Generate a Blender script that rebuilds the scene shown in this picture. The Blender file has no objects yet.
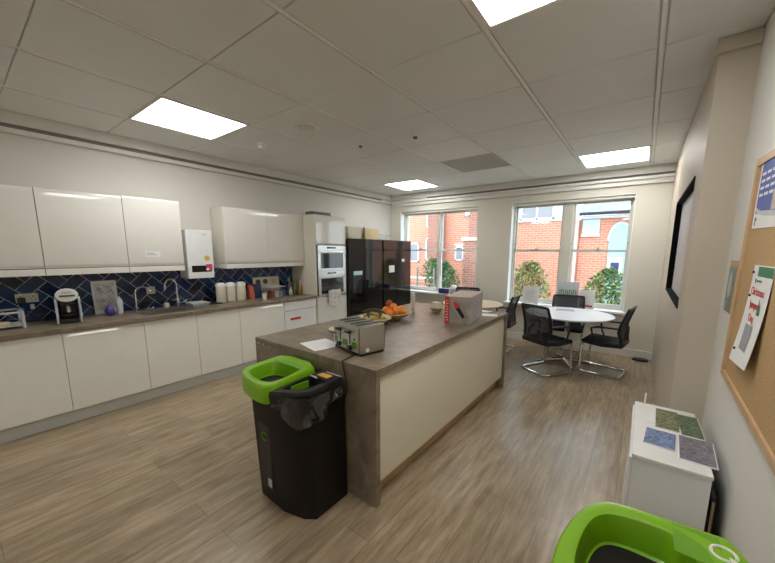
import bpy, bmesh, math, random
from mathutils import Vector, Matrix
R = random.Random(7)
SC = bpy.context.scene
COL = SC.collection
PI = math.pi

# ------------------------------------------------------------------ materials
def nodemat(name):
    m = bpy.data.materials.new(name); m.use_nodes = True
    nt = m.node_tree; b = nt.nodes['Principled BSDF']
    return m, nt, b
def mat(name, col, rough=.5, metal=0, noise=0, scale=8, coat=0, alpha=1, bump=0, spec=.5, stretch=(1,1,1), trans=0):
    m, nt, b = nodemat(name)
    b.inputs['Base Color'].default_value = (*col, 1)
    b.inputs['Roughness'].default_value = rough
    b.inputs['Metallic'].default_value = metal
    b.inputs['Coat Weight'].default_value = coat
    b.inputs['Coat Roughness'].default_value = .05
    b.inputs['Alpha'].default_value = alpha
    b.inputs['Specular IOR Level'].default_value = spec
    b.inputs['Transmission Weight'].default_value = trans
    tc = nt.nodes.new('ShaderNodeTexCoord'); mp = nt.nodes.new('ShaderNodeMapping')
    mp.inputs['Scale'].default_value = stretch
    nt.links.new(tc.outputs['Object'], mp.inputs[0])
    nz = nt.nodes.new('ShaderNodeTexNoise'); nz.inputs['Scale'].default_value = scale; nz.inputs['Detail'].default_value = 6
    nt.links.new(mp.outputs[0], nz.inputs['Vector'])
    n = noise if noise else .02
    cr = nt.nodes.new('ShaderNodeValToRGB')
    cr.color_ramp.elements[0].position = .3; cr.color_ramp.elements[1].position = .7
    cr.color_ramp.elements[0].color = (*[max(0, c*(1-n)) for c in col], 1)
    cr.color_ramp.elements[1].color = (*[min(1, c*(1+n)) for c in col], 1)
    nt.links.new(nz.outputs['Fac'], cr.inputs[0]); nt.links.new(cr.outputs[0], b.inputs['Base Color'])
    if bump:
        bp = nt.nodes.new('ShaderNodeBump'); bp.inputs['Strength'].default_value = bump; bp.inputs['Distance'].default_value = .002
        nt.links.new(nz.outputs['Fac'], bp.inputs['Height']); nt.links.new(bp.outputs[0], b.inputs['Normal'])
    return m
def emit(name, col, s):
    m, nt, b = nodemat(name)
    b.inputs['Base Color'].default_value = (*col, 1)
    b.inputs['Emission Color'].default_value = (*col, 1); b.inputs['Emission Strength'].default_value = s
    return m
def glassmat(name, tint=(1,1,1), refl=.08):
    m = bpy.data.materials.new(name); m.use_nodes = True; nt = m.node_tree; nt.nodes.clear()
    o = nt.nodes.new('ShaderNodeOutputMaterial'); mx = nt.nodes.new('ShaderNodeMixShader'); mx.inputs[0].default_value = refl
    t = nt.nodes.new('ShaderNodeBsdfTransparent'); t.inputs[0].default_value = (*tint, 1)
    g = nt.nodes.new('ShaderNodeBsdfGlossy'); g.inputs['Roughness'].default_value = .03
    nt.links.new(t.outputs[0], mx.inputs[1]); nt.links.new(g.outputs[0], mx.inputs[2]); nt.links.new(mx.outputs[0], o.inputs[0])
    return m
def brickmat(name, c1, c2, mortar, w, h, ms, rough=.9, axes='xz', offset=.5):
    m, nt, b = nodemat(name)
    b.inputs['Roughness'].default_value = rough
    tc = nt.nodes.new('ShaderNodeTexCoord'); sp = nt.nodes.new('ShaderNodeSeparateXYZ'); cb = nt.nodes.new('ShaderNodeCombineXYZ')
    nt.links.new(tc.outputs['Object'], sp.inputs[0])
    if axes == 'xz':
        ad = nt.nodes.new('ShaderNodeMath'); nt.links.new(sp.outputs[0], ad.inputs[0]); nt.links.new(sp.outputs[1], ad.inputs[1])
        nt.links.new(ad.outputs[0], cb.inputs[0]); nt.links.new(sp.outputs[2], cb.inputs[1])
    else:
        nt.links.new(sp.outputs[1], cb.inputs[0]); nt.links.new(sp.outputs[0], cb.inputs[1])
    br = nt.nodes.new('ShaderNodeTexBrick'); br.offset = offset
    br.inputs['Color1'].default_value = (*c1, 1); br.inputs['Color2'].default_value = (*c2, 1); br.inputs['Mortar'].default_value = (*mortar, 1)
    br.inputs['Scale'].default_value = 1; br.inputs['Brick Width'].default_value = w; br.inputs['Row Height'].default_value = h
    br.inputs['Mortar Size'].default_value = ms; br.inputs['Mortar Smooth'].default_value = .2
    nt.links.new(cb.outputs[0], br.inputs['Vector']); nt.links.new(br.outputs['Color'], b.inputs['Base Color'])
    return m, nt, b, br, tc
M = {}
M['wall'] = mat('wall paint', (.67,.655,.61), .75, noise=.015, scale=3)
M['wallwin'] = mat('magnolia paint', (.73,.70,.62), .75, noise=.015, scale=3)
M['wallr'] = mat('white wall paint', (.76,.75,.71), .7, noise=.015, scale=3)
M['column'] = mat('beige column paint', (.54,.48,.39), .55, noise=.015, scale=3)
M['ceil'] = mat('ceiling tile', (.735,.745,.735), .5, noise=.03, scale=2)
M['ceilbar'] = mat('ceiling bar', (.86,.86,.84), .45)
M['gap'] = mat('dark gap', (.20,.19,.17), .8)
M['void'] = mat('ceiling joint', (.72,.72,.70), .8)
M['cover'] = mat('ceiling margin', (.70,.69,.64), .6)
M['trim'] = mat('white gloss trim', (.80,.79,.75), .35)
M['frame'] = mat('window frame paint', (.62,.61,.54), .4)
M['framew'] = mat('white window paint', (.85,.88,.9), .4)
M['glass'] = glassmat('window glass', (.97,.985,.98), .05)
M['cream'] = mat('cream gloss door', (.83,.82,.77), .07, coat=.2, noise=.01)
M['creamd'] = mat('cream carcass', (.74,.71,.62), .35, noise=.01)
M['isl'] = mat('island cream gloss panel', (.76,.71,.57), .1, coat=.3, noise=.01)
M['plinth'] = mat('pale grey plinth', (.58,.60,.58), .4)
M['white'] = mat('white plastic', (.82,.82,.80), .3)
M['whiteb'] = mat('white appliance enamel', (.84,.86,.87), .25)
M['paper'] = mat('white paper', (.85,.85,.84), .8)
M['black'] = mat('black plastic', (.012,.012,.013), .35)
M['matblack'] = mat('matt black', (.008,.008,.008), .9, spec=.1)
M['blackg'] = mat('black gloss glass', (.008,.007,.007), .06, spec=.6)
M['steel'] = mat('brushed steel', (.56,.55,.52), .3, metal=1, noise=.05, scale=30, stretch=(1,1,12))
M['steelp'] = mat('toaster side steel', (.50,.47,.42), .33, metal=1, noise=.06, scale=25, stretch=(1,1,10))
M['chrome'] = mat('chrome', (.75,.76,.78), .12, metal=1)
M['green'] = mat('lime green plastic', (.20,.45,.006), .3, noise=.03, scale=5, coat=.2)
M['greend'] = mat('moulded green plastic', (.13,.34,.006), .4)
M['binb'] = mat('brown-black bin plastic', (.008,.006,.0055), .42, spec=.25, noise=.1, scale=20)
M['bag'] = mat('thin black bag', (.012,.012,.015), .16, alpha=.72, bump=.25, scale=9, spec=.8, coat=.8)
M['bag'].node_tree.nodes['Bump'].inputs['Distance'].default_value = .02
M['bagd'] = mat('crumpled black bag', (.004,.004,.006), .4, bump=.6, scale=20)
M['orange'] = mat('orange fruit skin', (.85,.27,.03), .45, noise=.1, bump=.2, scale=60)
M['orangel'] = mat('orange pad', (.70,.36,.08), .6)
M['redf'] = mat('red fruit skin', (.42,.05,.02), .35, noise=.3, scale=15)
M['banana'] = mat('ripe banana skin', (.45,.36,.06), .5, noise=.5, scale=25)
M['bananad'] = mat('browned banana skin', (.05,.03,.02), .5, noise=.5, scale=25)
M['bowl'] = mat('cream bowl ceramic', (.68,.56,.32), .35)
M['tan'] = mat('tan wood', (.52,.38,.20), .45, noise=.12, scale=12, stretch=(1,8,1))
M['birch'] = mat('pale birch laminate', (.62,.52,.36), .4, noise=.05, scale=6)
M['cork'] = mat('cork', (.50,.33,.16), .9, noise=.22, scale=160, bump=.3)
M['pine'] = mat('pine frame', (.60,.40,.22), .4, noise=.12, scale=10)
M['ceramic'] = mat('cream ceramic', (.70,.66,.54), .35)
M['red'] = mat('red print', (.55,.03,.02), .5)
M['redo'] = mat('red-orange plastic', (.50,.10,.05), .5)
M['blue'] = mat('royal blue print', (.05,.10,.38), .5)
M['navy'] = mat('dark navy print', (.03,.05,.16), .5)
M['purple'] = mat('violet plastic', (.06,.05,.28), .35)
M['grn'] = mat('dark green print', (.03,.20,.10), .6)
M['grey'] = mat('mid grey print', (.32,.33,.36), .6)
M['lgrey'] = mat('light grey board', (.55,.57,.60), .5)
M['boxg'] = mat('printed grey carton', (.30,.275,.24), .45, noise=.25, scale=14)
M['boxs'] = mat('printed pale carton', (.40,.37,.37), .5, noise=.25, scale=30)
M['boxtop'] = mat('pinkish carton top', (.60,.48,.45), .5, noise=.15, scale=12)
M['yellow'] = mat('yellow print', (.70,.52,.08), .6)
M['pink'] = mat('pink print', (.60,.06,.14), .6)
M['fabric'] = mat('black seat fabric', (.015,.016,.024), .9, bump=.4, scale=150)
M['tabtop'] = mat('white laminate', (.78,.80,.84), .3)
M['photo'] = mat('woodland photo print', (.16,.17,.07), .35, noise=.95, scale=70)
M['photo2'] = mat('hedgerow photo print', (.10,.15,.08), .35, noise=.95, scale=90)
M['photo3'] = mat('blue flower photo print', (.14,.20,.38), .35, noise=.7, scale=70)
M['photo4'] = mat('purple grey photo print', (.19,.17,.21), .35, noise=.5, scale=50)
M['photo5'] = mat('framed picture print', (.13,.18,.17), .3, noise=.5, scale=16)
M['clear'] = glassmat('clear plastic', (.80,.84,.86), .14)
M['towel'] = mat('patterned towel', (.66,.64,.62), .95, noise=.25, scale=30, bump=.5)
M['bottleg'] = mat('green bottle', (.10,.22,.08), .15)
M['oil'] = mat('amber bottle', (.50,.28,.04), .15)
M['screen'] = mat('grey screen', (.50,.52,.54), .4)
M['roof'] = mat('grey roof slate', (.30,.33,.38), .8, noise=.2, scale=6)
M['pblue'] = mat('pale blue panel', (.55,.74,.82), .5)
M['aqua'] = mat('pale aqua glazing', (.42,.72,.80), .2)
M['stone'] = mat('pale stone', (.70,.66,.62), .8)
M['ground'] = mat('pale paving', (.38,.38,.36), .9, noise=.1, scale=3)
M['leaf1'] = mat('mid green leaf', (.10,.22,.06), .55)
M['leaf2'] = mat('yellow green leaf', (.42,.46,.14), .55)
M['leaf3'] = mat('dark leaf', (.04,.11,.05), .55)
M['leaf4'] = mat('reddish leaf', (.42,.16,.10), .55)
M['stem'] = mat('woody stem', (.10,.07,.04), .8)
M['grille'] = mat('dark grey metal', (.20,.19,.17), .6)
M['ventg'] = mat('grey vent metal', (.50,.49,.46), .6)
M['photowh'] = mat('line drawing print', (.60,.60,.58), .5, noise=.45, scale=18)
M['lamp'] = emit('light diffuser', (1,.985,.955), 13.5)
M['mesh'] = mat('black chair mesh', (.014,.014,.018), .8, alpha=.88)
for i, c in enumerate([(.008,.030,.10),(.012,.045,.15),(.006,.020,.065),(.010,.036,.12),(.008,.018,.045)]):
    M['tile%d' % i] = mat('navy glazed tile %d' % i, c, .13, noise=.25, scale=6, coat=.3)
M['grout'] = mat('pale grout', (.52,.54,.55), .9)
# floor
m, nt, b, br, tc = brickmat('oak vinyl planks', (.42,.335,.225), (.33,.26,.172), (.20,.155,.105), 1.22, .18, .0018, .28, 'yx', .37)
mp = nt.nodes.new('ShaderNodeMapping'); mp.inputs['Scale'].default_value = (14, 1.2, 1); nt.links.new(tc.outputs['Object'], mp.inputs[0])
nz = nt.nodes.new('ShaderNodeTexNoise'); nz.inputs['Scale'].default_value = 2.2; nz.inputs['Detail'].default_value = 9; nz.inputs['Roughness'].default_value = .65
nt.links.new(mp.outputs[0], nz.inputs['Vector'])
cr = nt.nodes.new('ShaderNodeValToRGB'); cr.color_ramp.elements[0].position = .32; cr.color_ramp.elements[1].position = .68
cr.color_ramp.elements[0].color = (.62,.60,.57,1); cr.color_ramp.elements[1].color = (1.25,1.25,1.27,1)
nt.links.new(nz.outputs['Fac'], cr.inputs[0])
mp2 = nt.nodes.new('ShaderNodeMapping'); mp2.inputs['Scale'].default_value = (6, 1.3, 1); nt.links.new(tc.outputs['Object'], mp2.inputs[0])
nk = nt.nodes.new('ShaderNodeTexNoise'); nk.inputs['Scale'].default_value = 1.6; nk.inputs['Detail'].default_value = 4; nk.inputs['Distortion'].default_value = 1.5
nt.links.new(mp2.outputs[0], nk.inputs['Vector'])
ck = nt.nodes.new('ShaderNodeValToRGB'); ck.color_ramp.elements[0].position = .30; ck.color_ramp.elements[1].position = .55
ck.color_ramp.elements[0].color = (.80,.76,.71,1); ck.color_ramp.elements[1].color = (1.03,1.03,1.03,1); nt.links.new(nk.outputs['Fac'], ck.inputs[0])
mk = nt.nodes.new('ShaderNodeMix'); mk.data_type = 'RGBA'; mk.blend_type = 'MULTIPLY'; mk.inputs[0].default_value = 1
nt.links.new(br.outputs['Color'], mk.inputs[6]); nt.links.new(ck.outputs[0], mk.inputs[7])
mx = nt.nodes.new('ShaderNodeMix'); mx.data_type = 'RGBA'; mx.blend_type = 'MULTIPLY'; mx.inputs[0].default_value = 1
nt.links.new(mk.outputs[2], mx.inputs[6]); nt.links.new(cr.outputs[0], mx.inputs[7]); nt.links.new(mx.outputs[2], b.inputs['Base Color'])
M['floor'] = m
def mottled(name, c1, c2, c3, rough, scale):
    m, nt, b = nodemat(name); b.inputs['Roughness'].default_value = rough
    tc = nt.nodes.new('ShaderNodeTexCoord'); nz = nt.nodes.new('ShaderNodeTexNoise'); nz.inputs['Scale'].default_value = scale
    nz.inputs['Detail'].default_value = 8; nz.inputs['Distortion'].default_value = 1.2; nt.links.new(tc.outputs['Object'], nz.inputs['Vector'])
    cr = nt.nodes.new('ShaderNodeValToRGB'); e = cr.color_ramp.elements
    e[0].position = .3; e[0].color = (*c1,1); e[1].position = .72; e[1].color = (*c3,1); k = e.new(.5); k.color = (*c2,1)
    nt.links.new(nz.outputs['Fac'], cr.inputs[0]); nt.links.new(cr.outputs[0], b.inputs['Base Color'])
    return m
M['worktop'] = mottled('brown stone laminate', (.15,.118,.084), (.225,.18,.13), (.30,.245,.18), .36, 7)
M['brick'] = brickmat('orange brick', (.70,.27,.165), (.60,.22,.13), (.68,.46,.36), .22, .075, .010)[0]
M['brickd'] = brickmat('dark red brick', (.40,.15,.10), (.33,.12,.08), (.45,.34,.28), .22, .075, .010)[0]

# ------------------------------------------------------------------ mesh building
class MB:
    def __init__(s): s.bm = bmesh.new(); s.mats = []; s.bev = False
    def mi(s, m):
        if m is None: return 0
        if m not in s.mats: s.mats.append(m)
        return s.mats.index(m)
    def add(s, verts, faces, m=None):
        vs = [s.bm.verts.new(v) for v in verts]; k = s.mi(m); out = []
        for f in faces:
            try: fc = s.bm.faces.new([vs[i] for i in f]); fc.material_index = k; out.append(fc)
            except ValueError: pass
        return vs, out
    def box(s, x0, x1, y0, y1, z0, z1, m=None, bev=0, seg=2):
        if x0 > x1: x0, x1 = x1, x0
        if y0 > y1: y0, y1 = y1, y0
        if z0 > z1: z0, z1 = z1, z0
        v = [(x,y,z) for z in (z0,z1) for y in (y0,y1) for x in (x0,x1)]
        vs, fs = s.add(v, [(0,2,3,1),(4,5,7,6),(0,1,5,4),(2,6,7,3),(0,4,6,2),(1,3,7,5)], m)
        if bev:
            s.bev = True
            es = list({e for f in fs for e in f.edges})
            r = bmesh.ops.bevel(s.bm, geom=es, offset=bev, segments=seg, affect='EDGES', profile=.5)
            for f in r['faces']: f.material_index = s.mi(m)
        return s
    def loft(s, loops, m=None, cap0=True, cap1=True, closed=True):
        n = len(loops[0]); vs = []
        for L in loops: vs += [tuple(p) for p in L]
        fs = []
        for i in range(len(loops)-1):
            for j in range(n if closed else n-1):
                k = (j+1) % n
                fs.append((i*n+j, i*n+k, (i+1)*n+k, (i+1)*n+j))
        if cap0: fs.append(tuple(reversed(range(n))))
        if cap1: fs.append(tuple((len(loops)-1)*n+j for j in range(n)))
        s.add(vs, fs, m); return s
    def prism(s, poly, axis, a, b, m=None):
        def P(p, t):
            if axis == 'x': return (t, p[0], p[1])
            if axis == 'y': return (p[0], t, p[1])
            return (p[0], p[1], t)
        s.loft([[P(p, a) for p in poly], [P(p, b) for p in poly]], m); return s
    def lathe(s, prof, c=(0,0,0), n=24, m=None, sx=1, sy=1, ax='z'):
        loops = []
        for r, h in prof:
            L = []
            for i in range(n):
                a = 2*PI*i/n; x = r*math.cos(a)*sx; y = r*math.sin(a)*sy
                if ax == 'z': p = (c[0]+x, c[1]+y, c[2]+h)
                elif ax == 'x': p = (c[0]+h, c[1]+x, c[2]+y)
                else: p = (c[0]+x, c[1]+h, c[2]+y)
                L.append(p)
            loops.append(L)
        s.loft(loops, m); return s
    def tube(s, pts, r, n=8, m=None, closed=False):
        pts = [Vector(p) for p in pts]; N = len(pts); loops = []
        rr = r if isinstance(r, (list, tuple)) else [r]*N
        prev = None
        for i, p in enumerate(pts):
            if closed: t = pts[(i+1) % N] - pts[i-1]
            else: t = pts[min(i+1, N-1)] - pts[max(i-1, 0)]
            t.normalize()
            if prev is None:
                u = t.orthogonal().normalized()
            else:
                u = prev - t*prev.dot(t)
                u = u.normalized() if u.length > 1e-6 else t.orthogonal().normalized()
            prev = u; w = t.cross(u)
            loops.append([p + (u*math.cos(2*PI*k/n) + w*math.sin(2*PI*k/n))*rr[i] for k in range(n)])
        if closed:
            loops.append(loops[0]); s.loft(loops, m, False, False)
            bmesh.ops.remove_doubles(s.bm, verts=s.bm.verts, dist=1e-6)
        else: s.loft(loops, m)
        return s
    def ball(s, c, r, m=None, sc=(1,1,1), u=14, v=9):
        prof = [(r*math.sin(PI*i/v), -r*math.cos(PI*i/v)*sc[2]) for i in range(v+1)]
        prof[0] = (r*.02, prof[0][1]); prof[-1] = (r*.02, prof[-1][1])
        return s.lathe(prof, c, u, m, sc[0], sc[1])
    def build(s, name, m=None, parent=None, loc=(0,0,0), rz=0, rot=None, smooth=True, kind=None):
        bm = s.bm
        bmesh.ops.recalc_face_normals(bm, faces=bm.faces)
        if smooth:
            for f in bm.faces: f.smooth = True
            for e in bm.edges:
                if len(e.link_faces) == 2 and e.calc_face_angle(0) > .6: e.smooth = False
        me = bpy.data.meshes.new(name); bm.to_mesh(me); bm.free()
        if s.mats:
            for k in s.mats: me.materials.append(M[k])
        elif m: me.materials.append(M[m])
        o = bpy.data.objects.new(name, me); COL.objects.link(o)
        if parent: o.parent = parent
        o.location = loc; o.rotation_euler = rot if rot else (0,0,rz)
        if s.bev and smooth:
            wn = o.modifiers.new('weighted normals', 'WEIGHTED_NORMAL'); wn.keep_sharp = True; wn.weight = 100
        if kind: o['kind'] = kind
        return o
def tag(o, label, cat, group=None, kind=None):
    o['label'] = label; o['category'] = cat
    if group: o['group'] = group
    if kind: o['kind'] = kind
    return o
def thing(name, label, cat, loc=(0,0,0), rz=0, group=None):
    o = bpy.data.objects.new(name, None); COL.objects.link(o); o.empty_display_size = .05
    o.location = loc; o.rotation_euler = (0,0,rz)
    return tag(o, label, cat, group)
def struct(o): o['kind'] = 'structure'; return o
def copy_tree(o, parent=None):
    c = o.copy(); COL.objects.link(c)
    if parent: c.parent = parent
    for ch in list(o.children): copy_tree(ch, c)
    return c
def bx(name, m, parent, *a, bev=0, **k): return MB().box(*a, bev=bev).build(name, m, parent, **k)
def arc(c, r, a0, a1, n, plane='xy', z=0):
    out = []
    for i in range(n+1):
        a = a0+(a1-a0)*i/n; p, q = c[0]+r*math.cos(a), c[1]+r*math.sin(a)
        out.append((p,q,z) if plane == 'xy' else ((z,p,q) if plane == 'yz' else (p,z,q)))
    return out
def rounded(x0,x1,y0,y1,r,n=4):
    return [(p[0],p[1]) for c,a in (((x1-r,y1-r),0),((x0+r,y1-r),PI/2),((x0+r,y0+r),PI),((x1-r,y0+r),1.5*PI)) for p in arc(c,r,a,a+PI/2,n)]
def chaikin(P, it=2):
    for _ in range(it):
        Q = []
        for i in range(len(P)):
            a, b = P[i], P[(i+1) % len(P)]
            Q += [tuple(a[k]*.75+b[k]*.25 for k in range(len(a))), tuple(a[k]*.25+b[k]*.75 for k in range(len(a)))]
        P = Q
    return P
def text(body, size, m, parent, mat4, name='lettering', extr=.0006):
    cu = bpy.data.curves.new('t', 'FONT'); cu.body = body; cu.size = size; cu.extrude = extr; cu.align_x = 'CENTER'; cu.align_y = 'CENTER'
    to = bpy.data.objects.new('t', cu); COL.objects.link(to)
    dg = bpy.context.evaluated_depsgraph_get(); dg.update()
    me = bpy.data.meshes.new_from_object(to.evaluated_get(dg))
    bpy.data.objects.remove(to); me.materials.clear(); me.materials.append(M[m])
    o = bpy.data.objects.new(name, me); COL.objects.link(o); o.parent = parent
    o.matrix_local = mat4
    return o

XL, XR, XC, YW, YB, H = -4.70, .405, .235, 6.15, -3.3, 2.80

# ------------------------------------------------------------------ room shell
struct(bx('floor', 'floor', None, XL-.1, XR+.3, YB-.1, YW+.1, -.1, 0))
struct(bx('wall_left', 'wall', None, XL-.15, XL, YB, YW+.35, 0, H+.1))
struct(bx('wall_back', 'wall', None, XL-.15, XR+.15, YB-.15, YB, 0, H+.1))
struct(bx('wall_right', 'wallr', None, XR, XR+.15, YB, 2.79, 0, H+.1))
# thick beige part of the right wall with the recess of the screen
RY0, RY1, RZ0, RZ1 = 3.17, 4.80, 1.19, 2.13
b = MB()
b.box(XC, XR+.15, 2.79, RY0, 0, H+.1); b.box(XC, XR+.15, RY1, YW, 0, H+.1)
b.box(XC, XR+.15, RY0, RY1, 0, RZ0); b.box(XC, XR+.15, RY0, RY1, RZ1, H+.1); b.box(XC+.10, XR+.15, RY0, RY1, RZ0, RZ1)
struct(b.build('wall_right_return', 'column'))
# window wall with two openings
W1 = (-4.43, -2.61, .74, 2.46); W2 = (-1.985, -.175, .69, 2.46)
b = MB(); Y0, Y1 = YW, YW+.35
b.box(XL-.15, W1[0], Y0, Y1, 0, H+.1); b.box(W1[1], W2[0], Y0, Y1, 0, H+.1); b.box(W2[1], XR+.15, Y0, Y1, 0, H+.1)
for w in (W1, W2): b.box(w[0], w[1], Y0, Y1, 0, w[2]); b.box(w[0], w[1], Y0, Y1, w[3], H+.1)
struct(b.build('wall_window', 'wallwin'))
# baseboards
struct(bx('baseboard_window', 'trim', None, XL+.66, XC-.0, YW-.018, YW, 0, .125, bev=.004))
struct(bx('baseboard_left', 'trim', None, XL, XL+.016, YB+.01, -.3, 0, .125, bev=.004))
struct(bx('baseboard_back', 'trim', None, XL+.02, XR-.02, YB, YB+.018, 0, .125, bev=.004))
# ceiling : bars along y, tiles between
bars = [-.035-.785*k for k in range(6)]
seams = [1.17+.75*k for k in range(-6, 7)]
LIGHTS = [(0,1.17),(4,1.17),(0,4.92),(4,4.92),(0,-2.58),(4,-2.58)]  # last pair is out of view behind the camera, added for illumination
VENT = (2, 4.17)
b = MB()
b.box(XL-.1, XR+.15, YB-.1, YW+.1, H+.012, H+.1, 'void')
xs = [(bars[i+1]+.018, bars[i]-.018) for i in range(5)] + [(bars[0]+.018, XR-.004), (XL+.09, bars[5]-.018)]
ys = [(s, s+.75) for s in seams]
for ix, (xa, xb) in enumerate(xs):
    for (ya, yb) in ys:
        ya2, yb2 = max(ya, YB)+.003, min(yb, YW-.12)-.003
        if yb2-ya2 < .05: continue
        if ix < 5 and (ix, round(ya, 2)) in [(l[0], round(l[1], 2)) for l in LIGHTS]: continue
        if (ix, round(ya, 2)) == VENT: continue
        b.box(xa+.002, xb-.002, ya2, yb2, H, H+.0115, 'ceil', bev=.004, seg=1)
for x in bars:
    b.box(x-.0125, x+.0125, YB, YW-.12, H+.002, H+.0115, 'ceilbar', bev=.002, seg=1)
struct(b.build('ceiling', smooth=False))
# perimeter margins with the linear slots
b = MB(); b.box(XL, XL+.085, YB, YW-.001, H-.10, H+.02, 'cover'); b.box(XL, XL+.055, YB, 5.75, H-.135, H-.10, 'gap')
b.box(XL, XL+.055, 5.75, YW-.001, H-.135, H-.10, 'cover'); b.box(XL, XL+.065, YB, YW-.001, H-.175, H-.135, 'cover')
struct(b.build('trim_1'))
b = MB(); b.box(XL+.09, XC-.001, YW-.115, YW-.001, H-.10, H+.02, 'cover'); b.box(XL+1.0, XC-.001, YW-.075, YW-.001, H-.13, H-.10, 'gap')
b.box(XL+.09, XL+1.0, YW-.08, YW-.001, H-.13, H-.10, 'cover'); b.box(XL+.07, XC-.001, YW-.10, YW-.001, H-.165, H-.13, 'trim'); b.box(XL+.07, XC-.001, YW-.05, YW-.001, H-.225, H-.165, 'trim')
struct(b.build('trim_2'))
struct(MB().box(XC-.012, XR-.001, 2.762, 2.789, H-.075, H-.001, 'column', bev=.004).build('trim_3'))

# windows (sash pairs)
def window(name, w, mull, stile):
    x0, x1, z0, z1 = w; root = bpy.data.objects.new(name, None); COL.objects.link(root); root['kind'] = 'structure'
    root.location = ((x0+x1)/2, YW, z0); L = (-root.location.x, -root.location.y, -root.location.z)
    yf = YW+.13
    b = MB()   # lining of the reveal
    b.box(x0, x0+.012, YW-.004, yf, z0, z1); b.box(x1-.012, x1, YW-.004, yf, z0, z1); b.box(x0, x1, YW-.004, yf, z1-.012, z1)
    b.build('window_lining', 'framew', root, loc=L)
    b = MB(); xm = (x0+x1)/2
    b.box(x0+.012, x0+stile, yf, yf+.09, z0, z1); b.box(x1-stile, x1-.012, yf, yf+.09, z0, z1)
    b.box(xm-mull/2, xm+mull/2, yf-.02, yf+.09, z0, z1, bev=.004); b.box(x0, x1, yf, yf+.09, z1-.045, z1); b.box(x0, x1, yf, yf+.09, z0, z0+.03)
    b.build('window_frame', 'frame', root, loc=L)
    for (xa, xb) in ((x0+stile, xm-mull/2), (xm+mull/2, x1-stile)):
        for k, (za, zb, yy) in enumerate(((z0+.03, 1.645, yf+.045), (1.605, z1-.045, yf+.075))):
            t = .026; b = MB()
            b.box(xa, xa+t, yy-.018, yy+.018, za, zb); b.box(xb-t, xb, yy-.018, yy+.018, za, zb)
            b.box(xa, xb, yy-.02, yy+.02, zb-.035, zb); b.box(xa, xb, yy-.02, yy+.02, za, za+(.05 if k == 0 else .035))
            s_ = b.build('sash', 'framew' if mull < .1 else 'frame', root, loc=L)
            bx('pane', 'glass', s_, xa+t, xb-t, yy-.003, yy+.003, za+.035, zb-.03)
        xm2 = (xa+xb)/2
        MB().box(xm2-.02, xm2+.02, yf-.002, yf+.025, 1.645, 1.66, bev=.004).lathe([(.011,0),(.011,.012)], (xm2, yf+.01, 1.66), 10).build('sash_catch', 'grille', root, loc=L)
        for xx in (xa+.008, xb-.008): MB().lathe([(.010,0),(.008,-.012)], (xx, yf, 1.74), 10, ax='y').build('sash_stop', 'grille', root, loc=L)
    MB().box(x0-.03, x1+.03, YW-.085, yf, z0-.035, z0+.002, bev=.006).build('window_sill', 'framew', root, loc=L)
    b = MB().box(x0+.014, x1-.014, YW+.03, yf-.025, z1-.055, z1-.014, bev=.01); b.build('blind_cassette', 'creamd', root, loc=L)
    return root
window('window_1', W1, .06, .03)
window('window_2', W2, .15, .038)

# ------------------------------------------------------------------ ceiling things
lab = ['square ceiling light panel nearest the camera at the top of the picture', 'square ceiling light panel above the wall cabinets by the sink',
       'square ceiling light panel in front of the right hand window', 'small looking ceiling light panel above the black fridges',
       'unseen light panel added behind the camera on the right', 'unseen light panel added behind the camera on the left']
for i, (k, y) in enumerate(LIGHTS):
    xa, xb = bars[k+1]+.018, bars[k]-.018; c = ((xa+xb)/2, y+.375)
    t = thing('ceiling_light', lab[i], 'light', (c[0], c[1], H), group='square ceiling light panels')
    w, d = (xb-xa)/2-.003, .371
    b = MB(); f = .018
    b.box(-w, w, -d, -d+f, -.006, .0115); b.box(-w, w, d-f, d, -.006, .0115); b.box(-w, -w+f, -d+f, d-f, -.006, .0115); b.box(w-f, w, -d+f, d-f, -.006, .0115)
    b.build('frame', 'ceilbar', t)
    b = MB().box(-w+f, w-f, -d+f, d-f, .004, .02); b.build('diffuser', 'lamp', t)
k, y = VENT; xa, xb = bars[k+1]+.018, bars[k]-.018
t = thing('ceiling_vent', 'grey perforated square air vent panel in the ceiling', 'vent', ((xa+xb)/2, y+.375, H))
w = (xb-xa)/2-.004
b = MB()
b.box(-w, w, -.37, -.35, 0, .0115); b.box(-w, w, .35, .37, 0, .0115); b.box(-w, -w+.02, -.35, .35, 0, .0115); b.box(w-.02, w, -.35, .35, 0, .0115)
b.build('frame', 'ventg', t)
b = MB()
for i in range(34): yy = -.345+i*.0205; b.box(-w+.02, w-.02, yy, yy+.013, .001, .006)
b.build('grille', 'ventg', t)
MB().box(-w+.02, w-.02, -.35, .35, .007, .0115).build('backing', 'gap', t)
t = thing('ceiling_speaker', 'round white ceiling speaker set flush in a tile', 'speaker', (-2.77, 2.27, H))
MB().lathe([(.10,0),(.122,0),(.122,-.010),(.110,-.020),(.088,-.012),(.084,0)], n=36).build('rim', 'white', t)
MB().lathe([(.001,-.004),(.05,-.018),(.078,-.014),(.082,-.002)], n=36).build('cone', 'cover', t)
t = thing('motion_sensor', 'small square motion sensor on the ceiling near the wall cabinets', 'sensor', (-3.62, 2.31, H))
MB().lathe([(.05,0),(.05,-.012),(.04,-.018)], n=24).build('base', 'ceilbar', t)
MB().box(-.028,.028,-.028,.028,-.055,-.018, bev=.006).build('head', 'white', t, rz=.5)
t = thing('smoke_detector', 'white smoke detector with a dark tip on the ceiling', 'smoke detector', (-1.97, 2.98, H))
MB().lathe([(.055,0),(.055,-.012),(.048,-.02),(.042,-.05),(.03,-.062)], n=28).build('body', 'white', t)
MB().lathe([(.024,-.062),(.02,-.078),(.001,-.08)], n=16).build('tip', 'grille', t)
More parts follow.
